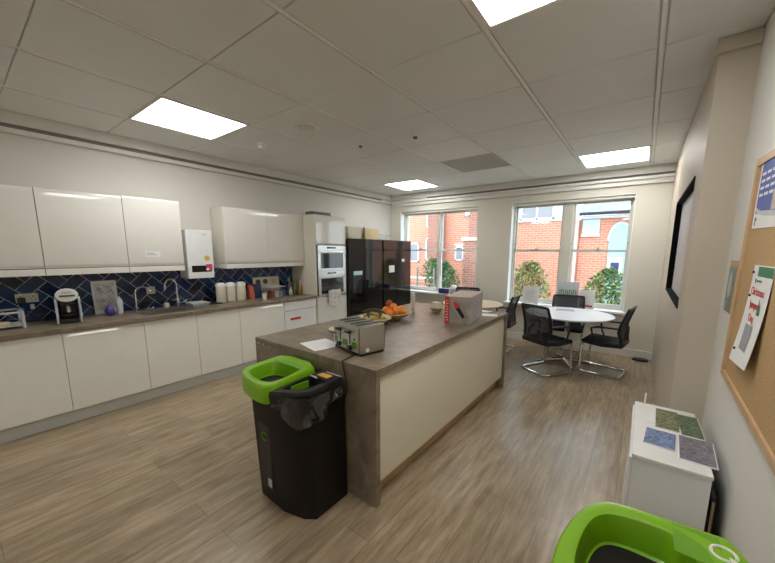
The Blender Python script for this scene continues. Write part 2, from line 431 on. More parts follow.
tag(MB().lathe([(.022,0),(.022,-.006),(.012,-.02),(.001,-.022)], n=16).build('sprinkler_head', 'grille', loc=(-2.76, 3.03, H)), 'tiny dark round sprinkler head on the ceiling', 'sprinkler')

# ------------------------------------------------------------------ kitchen run on the left wall
XF = -4.09                       # door faces
def door_profile(xf, z0, z1, up=True):
    """profile (x,z) of a handleless door 20 mm thick with a scooped grip edge"""
    if up: return [(xf-.02,z0),(xf,z0),(xf,z1-.045),(xf-.003,z1-.03),(xf-.013,z1-.012),(xf-.014,z1),(xf-.02,z1)]
    return [(xf-.022,z0),(xf-.014,z0),(xf-.012,z0+.008),(xf-.003,z0+.018),(xf,z0+.03),(xf,z1-.034),(xf-.0008,z1-.022),(xf-.0022,z1-.012),(xf-.006,z1-.003),(xf-.012,z1),(xf-.022,z1)]
ys_ = [-.10, .546, 1.154, 1.66, 2.172, 2.830]
bl = ['cream gloss base cabinet at the left edge under the socket', 'cream gloss base cabinet under the coffee machine', 'cream gloss base cabinet under the tall slim tap',
      'cream gloss base cabinet under the gooseneck tap', 'cream gloss base cabinet beside the dishwasher']
for i in range(5):
    a, c = ys_[i]+.002, ys_[i+1]-.002
    t = thing('base_cabinet', bl[i], 'cabinet', (XL+.3, (a+c)/2, .13), group='base cabinets under the worktop'); L = (-t.location.x, -t.location.y, -t.location.z)
    b = MB().box(XL+.01, XF-.022, a, c, .13, .70); b.box(XL+.01, XF-.05, a, c, .70, .72) ; b.build('body', 'creamd', t, loc=L)
    d = MB().prism(door_profile(XF, .135, .858), 'y', a, c).build('door', 'cream', t, loc=L)
tag(bx('plinth', 'plinth', None, XF-.07, XF-.052, -.10, 3.41, 0, .128), 'pale grey plinth running under the base cabinets', 'plinth')
# worktop with sink cut-out
SY0, SY1, SX0, SX1 = 1.22, 1.72, -4.52, -4.18
b = MB(); XT = -4.07
b.box(XL+.001, XT, -.10, SY0, .868, .908, bev=.003); b.box(XL+.001, XT, SY1, 3.432, .868, .908, bev=.003)
b.box(XL+.001, SX0, SY0, SY1, .868, .908); b.box(SX1, XT, SY0, SY1, .868, .908)
tag(b.build('worktop', 'worktop'), 'brown stone effect worktop along the left wall', 'worktop')
t = thing('sink', 'stainless steel inset sink in the brown worktop', 'sink', (-4.35, 1.47, .908)); L = (4.35, -1.47, -.908)
b = MB(); x0,x1,y0,y1 = SX0,SX1,SY0,SY1
for q in ((x0-.015,x0+.004,y0-.015,y1+.33),(x1-.004,x1+.015,y0-.015,y1+.33),(x0,x1,y0-.015,y0+.004),(x0,x1,y1-.004,y1+.05)): b.box(q[0],q[1],q[2],q[3],.9085,.913, bev=.001)
for i in range(9): xx = x0+.02+i*.037; b.box(xx, xx+.012, y1+.05, y1+.32, .9085, .912)
b.box(x0,x1,y1+.05,y1+.33,.9083,.9092)
b.build('rim', 'steel', t, loc=L)
b = MB(); b.box(x0+.004,x0+.006,y0+.004,y1-.004,.74,.909); b.box(x1-.006,x1-.004,y0+.004,y1-.004,.74,.909); b.box(x0+.004,x1-.004,y0+.004,y0+.006,.74,.909); b.box(x0+.004,x1-.004,y1-.006,y1-.004,.74,.909); b.box(x0+.004,x1-.004,y0+.004,y1-.004,.735,.74)
b.build('basin', 'steel', t, loc=L)
# splashback : herringbone tiles clipped to the wall strip
ZS0, ZS1 = .909, 1.395
def clip(poly, y0, y1, z0, z1):
    for ax, v, sgn in ((0,y0,1),(0,y1,-1),(1,z0,1),(1,z1,-1)):
        out = []
        for i in range(len(poly)):
            a, b_ = poly[i], poly[(i+1) % len(poly)]; da, db = (a[ax]-v)*sgn, (b_[ax]-v)*sgn
            if da >= 0: out.append(a)
            if (da >= 0) != (db >= 0): k = da/(da-db); out.append((a[0]+(b_[0]-a[0])*k, a[1]+(b_[1]-a[1])*k))
        poly = out
        if len(poly) < 3: return None
    return poly
b = MB(); b.box(XL+.0005, XL+.008, -.10, 3.43, ZS0, ZS1, 'grout')
T_, g = .103, .0032; c45 = math.cos(PI/4)
for i in range(-60, 61):
    for j in range(-60, 61):
        k = (i - j) % 4
        if k == 0: q = (i, j, i+2, j+1)      # horizontal brick
        elif k == 3: q = (i, j, i+1, j+2)    # vertical brick
        else: continue
        u0, v0, u1, v1 = q[0]*T_+g, q[1]*T_+g, q[2]*T_-g, q[3]*T_-g
        P = [((u*c45 - v*c45)+1.6, (u*c45 + v*c45)+1.0) for u, v in ((u0,v0),(u1,v0),(u1,v1),(u0,v1))]
        if max(p[0] for p in P) < -.1 or min(p[0] for p in P) > 3.43 or max(p[1] for p in P) < ZS0 or min(p[1] for p in P) > ZS1: continue
        P = clip(P, -.099, 3.429, ZS0+.001, ZS1-.001)
        if P: b.prism(P, 'x', XL+.008, XL+.0125, 'tile%d' % R.choice((0,0,1,1,2,3,3,4)))
tag(b.build('splashback', smooth=False), 'navy blue herringbone tile splashback with pale grout', 'tiles')
# wall cabinets
def wall_cabinet(lbl, a, c, xf, z1, doors, grp, flap=False):
    t = thing('wall_cabinet', lbl, 'cabinet', (XL+.02, (a+c)/2, 1.36), group=grp); L = (-t.location.x, -t.location.y, -t.location.z)
    b = MB().box(XL+.014, xf-.023, a, c, 1.428, z1, bev=.001); b.build('body', 'creamd', t, loc=L)
    bx('light_pelmet', 'cream', t, XL+.014, xf+.002, a, c, 1.362, 1.422, bev=.003, loc=L)
    for i in range(len(doors)-1):
        MB().prism(door_profile(xf, 1.43, z1, False), 'y', doors[i]+.001, doors[i+1]-.001).build('door', 'cream', t, loc=L)
    return t
wall_cabinet('cream gloss wall cabinet cut by the left edge of the picture', -.10, .538, -4.36, 2.135, [-.10,.538], 'wall cabinets left of the heater')
wall_cabinet('wide cream gloss wall cabinet above the coffee machine', .542, 1.158, -4.36, 2.14, [.542,1.158], 'wall cabinets left of the heater')
wall_cabinet('cream gloss wall cabinet with a paper note, next to the water heater', 1.162, 1.69, -4.36, 2.15, [1.162,1.69], 'wall cabinets left of the heater')
wall_cabinet('two door cream gloss wall cabinet above the jars', 2.185, 3.43, -4.36, 2.15, [2.185,2.80,3.43], None)
def note(name, lbl, cat, x, y0, y1, z0, z1, m='paper', lines=0):
    o = MB().box(0,.0015,-(y1-y0)/2,(y1-y0)/2,0,z1-z0, m)
    for i in range(lines):
        zz = (z1-z0)*(.7-.5*i/max(1,lines)); o.box(.0015,.002,-(y1-y0)*.4,(y1-y0)*(.1+.25*((i*7)%3)/2),zz-.004,zz,'blue')
    return tag(o.build(name, loc=(x, (y0+y1)/2, z0)), lbl, cat)
note('paper_label', 'small clear label on the leftmost wall cabinet door', 'label', -4.3625, .40, .505, 1.462, 1.49, 'creamd')
note('paper_label', 'pale strip label low on the wide wall cabinet door', 'label', -4.3625, .60, .74, 1.463, 1.475, 'creamd')
note('paper_note', 'white paper note with blue writing on the cabinet beside the heater', 'note', -4.3605, 1.31, 1.455, 1.52, 1.585, 'paper', 2)
note('paper_label', 'tiny pale label on the cabinet above the jars', 'label', -4.3625, 2.73, 2.80, 1.462, 1.48, 'creamd')
# water heater
t = thing('water_heater', 'white wall mounted water heater between the wall cabinets', 'water heater', (XL, 1.92, 1.25)); L = (-XL, -1.92, -1.25)
MB().box(XL+.014, -4.44, 1.755, 2.065, 1.25, 1.845, bev=.012).build('casing', 'whiteb', t, loc=L)
bx('display', 'blackg', t, -4.442, -4.436, 1.80, 2.03, 1.33, 1.41, bev=.002, loc=L)
bx('maker_mark', 'grey', t, -4.441, -4.4385, 1.95, 1.99, 1.79, 1.797, loc=L)
MB().lathe([(.034,0),(.034,.002)], (-4.44, 1.985, 1.50), 20, ax='x').build('warning_sticker', 'yellow', t, loc=L)
b = MB().box(-4.4355, -4.4345, 1.965, 2.04, 1.345, 1.425); b.build('price_sticker', 'pink', t, loc=L)
b = MB().box(-4.4345, -4.434, 1.965, 2.0, 1.35, 1.375); b.build('sticker_print', 'paper', t, loc=L)
# dishwasher
t = thing('dishwasher', 'white dishwasher with a handle groove and red energy sticker', 'dishwasher', (XL+.3, 3.125, .0)); L = (-t.location.x, -3.125, 0)
bx('body', 'whiteb', t, XL+.02, XF-.03, 2.838, 3.408, .132, .855, loc=L)
b = MB().box(XF-.028, XF+.004, 2.836, 3.41, .135, .72, bev=.004).box(XF-.028, XF+.004, 2.836, 3.41, .735, .858, bev=.004)
b.build('door', 'whiteb', t, loc=L)
bx('handle_groove', 'lgrey', t, XF-.028, XF-.006, 2.88, 3.36, .721, .734, loc=L)
bx('energy_sticker', 'red', t, XF+.0045, XF+.006, 2.93, 3.11, .585, .62, loc=L)
# tall oven housing
TY0, TY1, TZ = 3.438, 4.095, 2.15
t = thing('oven_housing', 'tall cream gloss cabinet housing two built in ovens', 'cabinet', (XL+.3, 3.76, 0)); L = (-t.location.x, -3.76, 0)
b = MB().box(XL+.001, XF-.004, TY0, TY0+.018, .0, TZ).box(XL+.001, XF-.004, TY1-.018, TY1, .0, TZ).box(XL+.001, XF-.022, TY0+.018, TY1-.018, TZ-.018, TZ).box(XL+.001, XL+.02, TY0+.018, TY1-.018, .1, TZ-.02)
b.box(XL+.02, XF-.03, TY0+.018, TY1-.018, 1.69, 1.705).box(XL+.02, XF-.03, TY0+.018, TY1-.018, .865, .875)
b.build('body', 'creamd', t, loc=L)
bx('door', 'cream', t, XF-.02, XF, TY0+.02, TY1-.02, 1.708, TZ-.004, bev=.002, loc=L)
bx('door', 'cream', t, XF-.02, XF, TY0+.02, TY1-.02, .135, .862, bev=.002, loc=L)
bx('kick_board', 'plinth', t, XF-.06, XF-.045, TY0+.02, TY1-.02, 0, .13, loc=L)
def oven(lbl, z0, z1):
    t = thing('built_in_oven', lbl, 'oven', (XL+.3, 3.76, z0), group='ovens in the tall cabinet'); L = (-t.location.x, -3.76, -z0)
    ya, yb = TY0+.03, TY1-.03; zc = z1-.085
    bx('body', 'steel', t, XL+.05, XF-.006, ya+.02, yb-.02, z0+.005, z1-.005, loc=L)
    b = MB().box(XF-.004, XF+.012, ya, yb, zc, z1, bev=.003); b.build('control_panel', 'steel', t, loc=L)
    bx('display', 'blackg', t, XF+.012, XF+.014, 3.66, 3.85, zc+.035, zc+.062, loc=L)
    f = MB().box(XF-.004, XF+.014, ya, ya+.055, z0, zc-.004).box(XF-.004, XF+.014, yb-.055, yb, z0, zc-.004).box(XF-.004, XF+.014, ya+.055, yb-.055, z0, z0+.035).box(XF-.004, XF+.014, ya+.055, yb-.055, zc-.035, zc-.004)
    d = f.build('oven_door', 'steel', t, loc=L)
    bx('door_glass', 'blackg', d, XF-.003, XF+.010, ya+.056, yb-.056, z0+.036, zc-.036)
    h = MB().tube([(XF+.012,ya+.05,zc-.02),(XF+.05,ya+.05,zc-.02)], .007).tube([(XF+.012,yb-.05,zc-.02),(XF+.05,yb-.05,zc-.02)], .007).tube([(XF+.05,ya+.02,zc-.02),(XF+.05,yb-.02,zc-.02)], .009, 10)
    h.build('handle', 'steel', t, loc=L)
oven('upper stainless built in oven with a dark glass door', 1.285, 1.685)
oven('lower stainless built in oven with a towel below its door', .880, 1.28)
# towel hangs from a hook rail under the lower oven
b = MB(); n = 14
loops = []
for k, (x, z) in enumerate([(XF+.022,.955),(XF+.030,.968),(XF+.038,.955),(XF+.036,.90),(XF+.034,.84),(XF+.036,.78),(XF+.034,.715)]):
    loops.append([(x+.004*math.sin(j*1.3+k), 3.66+.26*j/n, z-.004*math.sin(j*.9)) for j in range(n+1)])
L2 = [[(p[0]+.004, p[1], p[2]) for p in l] for l in loops]
b.loft(loops, None, False, False, False); b.loft(L2, None, False, False, False)
b.box(XF+.0155, XF+.021, 3.66, 3.92, .78, .955)
tag(b.build('tea_towel', 'towel'), 'pale patterned tea towel hanging on the front of the lower oven', 'towel')
t = thing('flat_case', 'long dark flat case lying on top of the oven cabinet', 'case', (-4.33, 3.72, TZ))
MB().box(-.09,.09,-.19,.19,.001,.05, bev=.008).build('body', 'grille', t)
MB().box(-.092,.092,-.192,.192,.052,.062, bev=.003).build('lid', 'black', t)
# fridges
XFr = -4.04
def fridge(lbl, a, c, dispenser):
    t = thing('american_fridge', lbl, 'fridge', (XL+.3, (a+c)/2, 0), group='tall black glossy fridges'); L = (-t.location.x, -t.location.y, 0)
    MB().box(XL+.02, XFr-.045, a, c, .02, 1.80, bev=.006).build('body', 'black', t, loc=L)
    mid = a+(c-a)*.45
    for (p, q) in ((a+.002, mid-.003), (mid+.003, c-.002)):
        d = MB().box(XFr-.042, XFr, p, q, .06, 1.812, bev=.006).build('fridge_door', 'blackg', t, loc=L)
        s = q-.012 if p < mid-.01 else p+.012
        MB().box(XFr-.001, XFr+.006, s-.004, s+.004, .5, 1.6, bev=.002).build('grip', 'black', d)
    if dispenser:
        d = MB().box(XFr-.002, XFr+.004, a+.09, a+.33, .86, 1.24, 'black', bev=.004).box(XFr+.004, XFr+.006, a+.11, a+.31, .88, 1.17, 'clear')
        d.build('water_dispenser', None, t, loc=L)
        bx('dispenser_panel', 'grn', t, XFr+.0045, XFr+.007, a+.10, a+.32, 1.175, 1.235, loc=L)
    return t
fridge('black glossy fridge with a water dispenser, beside the ovens', 4.11, 5.03, True)
fridge('black glossy fridge with paper notes, nearest the window wall', 5.06, 6.00, False)
note('paper_note', 'pale green note above the fridge water dispenser', 'note', XFr+.0072, 4.22, 4.44, 1.18, 1.25, 'pblue')
note('paper_note', 'white square note on the fridge near the window', 'note', XFr+.001, 5.23, 5.41, 1.18, 1.32)
note('paper_note', 'tiny white note high on the fridge near the window', 'note', XFr+.001, 5.66, 5.76, 1.385, 1.44)
# baskets on the fridges
def basket(lbl, a, c, h, m, hand):
    t = thing('storage_basket', lbl, 'basket', (-4.25, (a+c)/2, 1.815)); w = (c-a)/2
    P = lambda k, z, o: [(x*(.15*k+o), y*(w*k+o), z) for x, y in ((-1,-1),(1,-1),(1,1),(-1,1))]
    MB().loft([P(.82,.001,0),P(1,h,0.0),P(.99,h,-.008),P(.82,.012,-.008)]).build('body', m, t)
    if hand: MB().tube([(.16,w*.9,h*.2),(.17,w*.95,h*1.05)], .008).build('strap', 'stem', t)
basket('cream fabric storage box on top of the fridge beside the ovens', 4.16, 4.56, .20, 'ceramic', True)
basket('cream woven storage box on the middle of the fridge tops', 4.60, 5.02, .19, 'bowl', False)
t = thing('wire_rack', 'thin wire rack on top of the fridge nearest the window', 'rack', (-4.22, 5.30, 1.815)); b = MB()
for z in (.008, .10): b.tube([(-.12,-.2,z),(.12,-.2,z),(.12,.2,z),(-.12,.2,z)], .004, 6, closed=True)
for y in (-.2,-.1,0,.1,.2):
    b.tube([(.12,y,.008),(.12,y,.10)], .003, 6); b.tube([(-.12,y,.008),(-.12,y,.10)], .003, 6)
b.build('wires', 'lgrey', t)

# ---- counter things
CZ = .909
# dish rack at the left edge
t = thing('dish_rack', 'grey rack with a pale sponge at the left edge of the counter', 'rack', (-4.50, .27, CZ)); b = MB()
for y in (-.12, .09):
    b.box(-.14, .14, y-.009, y+.009, .135, .15); b.box(-.14, -.122, y-.009, y+.009, .001, .135); b.box(.122, .14, y-.009, y+.009, .001, .135)
b.box(-.14,-.125,-.12,.09,.135,.15); b.box(.125,.14,-.12,.09,.135,.15); b.box(-.13,.13,-.11,.08,.02,.026)
b.build('frame', 'lgrey', t)
tag(MB().box(-.05,.05,-.035,.035,0,.03, bev=.008).build('sponge', 'bowl', loc=(-4.45,.25,CZ+.028)), 'pale yellow sponge lying in the rack at the left edge', 'sponge')
def socket(lbl, y, z, w, plug):
    t = thing('wall_socket', lbl, 'socket', (XL+.013, y, z), group='steel sockets on the blue tiles')
    MB().box(0,.008,-w/2,w/2,-.043,.043, bev=.003).build('face_plate', 'steel', t)
    for s in ((-.04,.04) if w > .1 else (0,)):
        b = MB(); b.box(.008,.0095,s-.004,s+.004,.008,.022); b.box(.008,.0095,s-.018,s-.010,-.016,-.008); b.box(.008,.0095,s+.010,s+.018,-.016,-.008); b.build('pin_holes', 'black', t)
        MB().box(.008,.012,s-.006,s+.006,.028,.038, bev=.001).build('switch', 'white', t)
    return t
socket('double steel wall socket on the tiles left of the coffee machine', .43, 1.14, .15, True)
socket('single steel wall socket on the tiles between the two taps', 1.425, 1.125, .088, False)
t = thing('power_plug', 'black plug in the double wall socket', 'plug', (XL+.024, .39, 1.125))
MB().box(0,.04,-.026,.026,-.026,.026, bev=.008).build('plug_body', 'black', t)
MB().tube([(.03,0,-.026),(.035,.0,-.07),(.02,.05,-.15),(.01,.12,-.205),(.03,.22,-.205)], .004, 6).build('cable', 'black', t)
tag(MB().box(0,.012,-.014,.014,-.024,.024, bev=.003).build('plug_tag', 'paper', loc=(XL+.014,.455,1.055)), 'small white tag hanging under the double socket', 'tag')
# capsule coffee machine
t = thing('coffee_machine', 'black capsule coffee machine with a round white face', 'coffee machine', (-4.43, .665, CZ), -.16)
b = MB().box(-.17,.02,-.065,.065,.001,.25, bev=.02).box(-.02,.10,-.06,.06,.165,.30, bev=.02); b.build('body', 'black', t)
MB().lathe([(.001,.0),(.072,.0),(.076,.01),(.07,.022),(.001,.026)], (.095,0,.265), 28, sx=1.05, sy=.85, ax='x').build('round_face', 'white', t)
MB().box(.121,.128,-.05,.055,.255,.268).build('face_slot', 'black', t)
b = MB()
for y in (-.025,-.008,.009,.026): b.box(.115,.125,y-.004,y+.004,.288,.298)
b.build('buttons', 'grille', t)
for s in (-1, 1):
    b = MB(); b.box(-.03,.11,s*.080-.009,s*.080+.009,.001,.235, bev=.006); b.build('side_panel', 'lgrey', t)
MB().box(.0,.13,-.06,.06,.001,.045, bev=.008).box(.02,.13,-.055,.055,.075,.085,bev=.002).build('drip_tray', 'black', t)
MB().lathe([(.018,.10),(.014,.165)], (.06,0,0), 12).build('spout', 'steel', t)
# leaning picture + things by it
t = thing('drawing_print', 'white print with a grey drawing leaning on the tiles', 'picture', (-4.655, 1.0, CZ))
MB().box(-.003,.003,-.105,.105,.002,.36).build('board', 'white', t, rot=(0,-.07,0))
MB().box(.0035,.004,-.085,.085,.04,.33).build('print', 'photowh', t, rot=(0,-.07,0))
b = MB()
for (y, z, r) in ((-.045,.27,.022),(-.03,.24,.012),(.05,.25,.014),(-.02,.14,.016),(.03,.19,.010)): b.lathe([(r,0),(r,.0008)], (.0042,y,z), 14, ax='x')
b.build('ink_marks', 'grey', t, rot=(0,-.07,0))
t = thing('washing_up_brush_pot', 'violet bottle cap shape in front of the leaning print', 'pot', (-4.50, .985, CZ))
MB().lathe([(.022,.001),(.038,.02),(.043,.05),(.036,.08),(.015,.10),(.012,.115)], n=18).build('body', 'purple', t)
t = thing('soap_dispenser', 'clear soap bottle with a dark pump beside the violet pot', 'bottle', (-4.52, 1.075, CZ))
MB().lathe([(.026,.001),(.03,.01),(.03,.15),(.012,.18),(.012,.19)], n=18).build('body', 'lgrey', t)
MB().lathe([(.006,.19),(.006,.23)], n=8).tube([(0,0,.228),(.05,-.02,.226)], .005, 6).build('pump', 'black', t)
# taps
t = thing('gooseneck_tap', 'chrome gooseneck kitchen tap rising in a high arch', 'tap', (-4.575, 1.66, CZ))
MB().lathe([(.028,.001),(.028,.008),(.02,.014),(.02,.06)], n=18).build('base', 'chrome', t)
pts = [(0,0,.05),(0,0,.26)] + [((1-math.cos(a))*.035, -(1-math.cos(a))*.075, .26+.085*math.sin(a)) for a in [PI*k/10 for k in range(1, 11)]] + [(.07,-.15,.225)]
MB().tube(pts, .011, 10).build('spout', 'chrome', t)
MB().tube([(0,.01,.04),(.0,.06,.05),(.03,.10,.085)], .007, 8).build('lever', 'chrome', t)
t = thing('filter_tap', 'slim straight chrome tap with a bent top beside the drawing print', 'tap', (-4.555, 1.235, CZ))
MB().lathe([(.024,.001),(.024,.01),(.014,.016),(.014,.05)], n=16).build('base', 'chrome', t)
MB().tube([(0,0,.04),(0,0,.22),(.003,.01,.25),(.01,.035,.272),(.02,.08,.275),(.03,.12,.25),(.033,.13,.225)], .008, 8).build('spout', 'chrome', t)
MB().tube([(.012,0,.04),(.06,.0,.045)], .006, 8).build('lever', 'chrome', t)
tag(MB().tube([(0,-.03,.012),(.01,0,.014),(0,.03,.012)], .011, 10).ball((0,.045,.02),.016).build('plug_chain', 'chrome', loc=(-4.545, 1.34, CZ+.006)), 'chrome sink fitting on the counter right of the slim tap', 'tap fitting')
tag(MB().lathe([(.026,.001),(.03,.02),(.028,.05),(.015,.06)], n=16).build('soap_pot', 'ceramic', loc=(-4.555, 1.53, CZ+.006)), 'small cream pot behind the sink left of the gooseneck tap', 'pot')
tag(MB().loft([[(x*.10, y*.09, .001) for x,y in ((-1,-1),(1,-1),(1,1),(-1,1))], [(x*.115, y*.105, .035) for x,y in ((-1,-1),(1,-1),(1,1),(-1,1))], [(x*.10, y*.09, .03) for x,y in ((-1,-1),(1,-1),(1,1),(-1,1))]]).build('white_tray', 'white', loc=(-4.49, 1.85, CZ+.006)), 'shallow white tray on the counter below the water heater', 'tray')
tag(MB().box(-.10,.10,-.07,.09,.001,.012, bev=.004).build('hob_mat', 'black', loc=(-4.50, 2.035+.0, CZ)), 'black flat mat on the counter left of the cream jars', 'mat')
# storage jars
jl = ['cream lidded jar, leftmost of the three', 'cream lidded jar in the middle of the three', 'cream lidded jar nearest the red box']
for i, (y, r) in enumerate(((2.155,.062),(2.283,.058),(2.415,.064))):
    t = thing('storage_jar', jl[i], 'jar', (-4.50+.012*i, y, CZ), group='cream storage jars on the counter')
    MB().lathe([(r*.93,.001),(r,.01),(r,.18),(r*.95,.20),(r*.9,.206)], n=28).build('body', 'ceramic', t)
    MB().lathe([(r*.9,.2065),(r*1.04,.208),(r*1.05,.23),(r*.95,.248),(r*.5,.262),(.001,.265)], n=28).build('lid', 'white', t)
# clutter
tag(MB().prism([(-.05,.001),(.05,.001),(.02,.18),(-.03,.20)], 'y', -.035, .035).build('red_carton', 'redo', loc=(-4.50, 2.575, CZ)), 'red-orange carton leaning beside the cream jars', 'carton')
tag(MB().box(-.07,.07,-.055,.055,.001,.20, bev=.01).build('dark_caddy', 'navy', loc=(-4.59, 2.70, CZ)), 'dark block caddy behind the white cup', 'caddy')
t = thing('leaning_board', 'cream patterned board leaning on the tiles behind the clear tub', 'board', (-4.64, 2.93, CZ))
MB().box(-.006,.006,-.22,.22,.002,.29, bev=.002).build('board', 'ceramic', t, rot=(0,-.1,0))
for y in (-.14, -.02, .12): MB().lathe([(.04,0),(.04,.001)], (.0065,y,.22), 18, ax='x').build('round_print', 'stem' if y < .1 else 'bowl', t, rot=(0,-.1,0))
t = thing('clear_tub', 'clear plastic tub of packets on the counter', 'tub', (-4.42, 2.92, CZ))
P = lambda k, z: [(x, y, z) for x, y in rounded(-.09*k,.09*k,-.13*k,.13*k,.02)]
MB().loft([P(.92,.001),P(1,.15)], None, True, False).build('tub', 'clear', t)
MB().loft([P(1.03,.151),P(1.03,.158)]).build('lid', 'lgrey', t)
for i, (y, m_) in enumerate(((-.07,'redo'),(0,'paper'),(.065,'boxs'))):
    tag(MB().box(-.05,.05,-.028,.028,0,.10-.01*i, bev=.004).build('food_packet', m_, loc=(-4.42, 2.92+y, CZ+.003)), ['red food packet in the clear tub','white food packet in the middle of the clear tub','grey food packet at the right of the clear tub'][i], 'packet', 'packets in the clear tub')
tag(MB().lathe([(.024,.001),(.031,.09),(.028,.09),(.022,.006)], n=20).build('paper_cup', 'white', loc=(-4.29, 2.66, CZ)), 'small white cup in front of the dark caddy', 'cup')
tag(MB().lathe([(.001,.006),(.04,.001),(.045,.02),(.043,.06),(.04,.06),(.038,.01)], n=20).build('dark_bowl', 'navy', loc=(-4.50, 3.13, CZ)), 'small dark bowl left of the bottles', 'bowl')
def bottle(lbl, x, y, r, h, m, cap):
    t = thing('bottle', lbl, 'bottle', (x, y, CZ), group='bottles beside the oven cabinet')
    MB().lathe([(r*.95,.001),(r,.01),(r,h*.55),(r*.4,h*.72),(r*.36,h*.9)], n=16).build('glass', m, t)
    MB().lathe([(r*.42,h*.9),(r*.42,h),(.001,h+.001)], n=12).build('cap', cap, t)
bottle('dark bottle with a pale cap, leftmost of the bottles', -4.52, 3.235, .034, .24, 'navy', 'white')
bottle('short white bottle in front of the dark one', -4.43, 3.20, .026, .14, 'ceramic', 'red')
bottle('tall yellow oil bottle against the tiles', -4.60, 3.31, .032, .27, 'oil', 'yellow')
bottle('green bottle in the middle of the bottles', -4.50, 3.325, .030, .24, 'bottleg', 'yellow')
bottle('amber sauce bottle nearest the oven cabinet', -4.44, 3.39, .028, .21, 'oil', 'redo')
bottle('tiny red bottle in front of the oil', -4.38, 3.33, .018, .10, 'redo', 'white')

# ------------------------------------------------------------------ island
IX0, IX1, IY0, IY1, IZ = -2.475, -1.20, 1.43, 3.80, .905
t = thing('kitchen_island', 'kitchen island with brown stone top and cream gloss side', 'island', ((IX0+IX1)/2, (IY0+IY1)/2, 0)); L = (-t.location.x, -t.location.y, 0)
bx('island_top', 'worktop', t, IX0, IX1, IY0, IY1, IZ-.04, IZ, bev=.002, loc=L)
bx('end_panel', 'worktop', t, IX0, IX1, IY0, IY0+.04, 0, IZ-.041, bev=.002, loc=L)
bx('end_panel', 'worktop', t, IX0, IX1, IY1-.04, IY1, 0, IZ-.041, bev=.002, loc=L)
bx('core', 'creamd', t, IX0+.04, IX1-.045, IY0+.041, IY1-.041, .12, IZ-.045, loc=L)
MB().prism([(-.02,.14),(0,.14),(0,.795),(-.004,.808),(-.012,.822),(-.013,.832),(-.02,.832)], 'y', IY0+.043, IY1-.043).build('side_panel', 'isl', t, loc=(L[0]+IX1-.022, L[1], 0))
bx('grip_rail', 'isl', t, IX1-.044, IX1-.036, IY0+.043, IY1-.043, .835, .862, loc=L)
MB().prism([(-.02,.14),(0,.14),(0,.832),(-.02,.832)], 'y', IY0+.043, IY1-.043).build('side_panel', 'isl', t, loc=(L[0]+IX0+.04, L[1], 0))
b = MB().box(IX1-.10, IX1-.085, IY0+.045, IY1-.045, 0, .118).box(IX0+.085, IX0+.10, IY0+.045, IY1-.045, 0, .118); b.build('kick_board', 'tan', t, loc=L)
# toaster
t = thing('toaster', 'four slice steel toaster with green lights on the island corner', 'toaster', (-1.585, 1.70, IZ), math.radians(-14))
w, d, h = .172, .105, .20
MB().box(-w+.012, w-.012, -d, d, .02, h-.012, bev=.006).build('body', 'steelp', t)
for s in (-1, 1): MB().box(s*w-.012*s, s*w, -d, d, .018, h-.004, bev=.01).build('side_casing', 'steelp', t)
b = MB().box(-w+.004, w-.004, -d+.002, d-.002, h-.011, h, bev=.005); b.build('top_plate', 'steel', t)
for x in (-.115,-.045,.035,.105): MB().box(x-.016, x+.016, -.085, .09, h+.0003, h+.0025).build('bread_slot', 'black', t)
MB().box(-w+.006, w-.006, -d+.005, d-.005, .001, .018, bev=.004).build('base', 'black', t)
b = MB().box(-w+.01, w-.01, -d-.006, -d-.0005, .024, h-.004, bev=.003); b.build('front_plate', 'steel', t)
for x in (-.065, .06):
    MB().box(x-.006, x+.006, -d-.0075, -d-.0055, .07, .165).build('lever_slot', 'black', t)
    MB().box(x-.026, x+.026, -d-.035, -d-.008, .148, .163, bev=.004).build('lever', 'black', t)
for x in (-.075, .065): MB().lathe([(.016,-d-.026),(.018,-d-.0065)], (x,0,.045), 18, ax='y').build('browning_knob', 'black', t)
for x in (-.13, .115):
    b = MB()
    for k in range(3): b.lathe([(.007,-d-.009),(.007,-d-.006)], (x,0,.058+.026*k), 12, ax='y')
    b.build('button', 'black', t)
for x0_, x1_ in ((-.035,.03),(-.145,-.10),(.085,.145)): MB().box(x0_, x1_, -d-.0068, -d-.0058, .05, .092).build('green_panel', 'greend', t)
MB().lathe([(.014,0),(.014,.004)], (w,-.045,.04), 14, ax='x').build('white_sticker', 'white', t)
t = thing('toaster_cable', 'black mains cable hanging from the toaster down the island end', 'cable', (-1.50, 1.60, IZ))
MB().tube([(.0,-.02,.012),(.005,-.08,.006),(.02,-.14,.006),(.028,-.172,.008),(.03,-.178,-.005),(.045,-.178,-.06),(.062,-.177,-.12),(.066,-.177,-.18),(.045,-.177,-.235),(.0,-.177,-.25),(-.04,-.178,-.225),(-.075,-.18,-.19),(-.10,-.18,-.13)], .0042, 8).build('cable', 'black', t)
MB().box(-.13,-.085,-.20,-.172,-.145,-.095, bev=.006).build('plug', 'black', t)
note_ = MB().box(-.13,.13,-.11,.11,.0005,.002, 'paper')
for k in range(6): note_.box(-.10,.06+.02*(k%3),.085-.03*k-.004,.085-.03*k,.002,.0022,'lgrey')
tag(note_.build('paper_sheet', loc=(-1.885, 1.605, IZ), rz=-.25), 'white printed sheet on the island left of the toaster', 'paper')
t = thing('steel_sockets', 'small steel fittings on the island end near its corner', 'fitting', (-2.43, IY0-.001, .86))
for x in (.0, .07, .15): MB().lathe([(.008,-.004),(.008,0)], (x,0,.005), 12, ax='y').build('disc', 'steel', t)
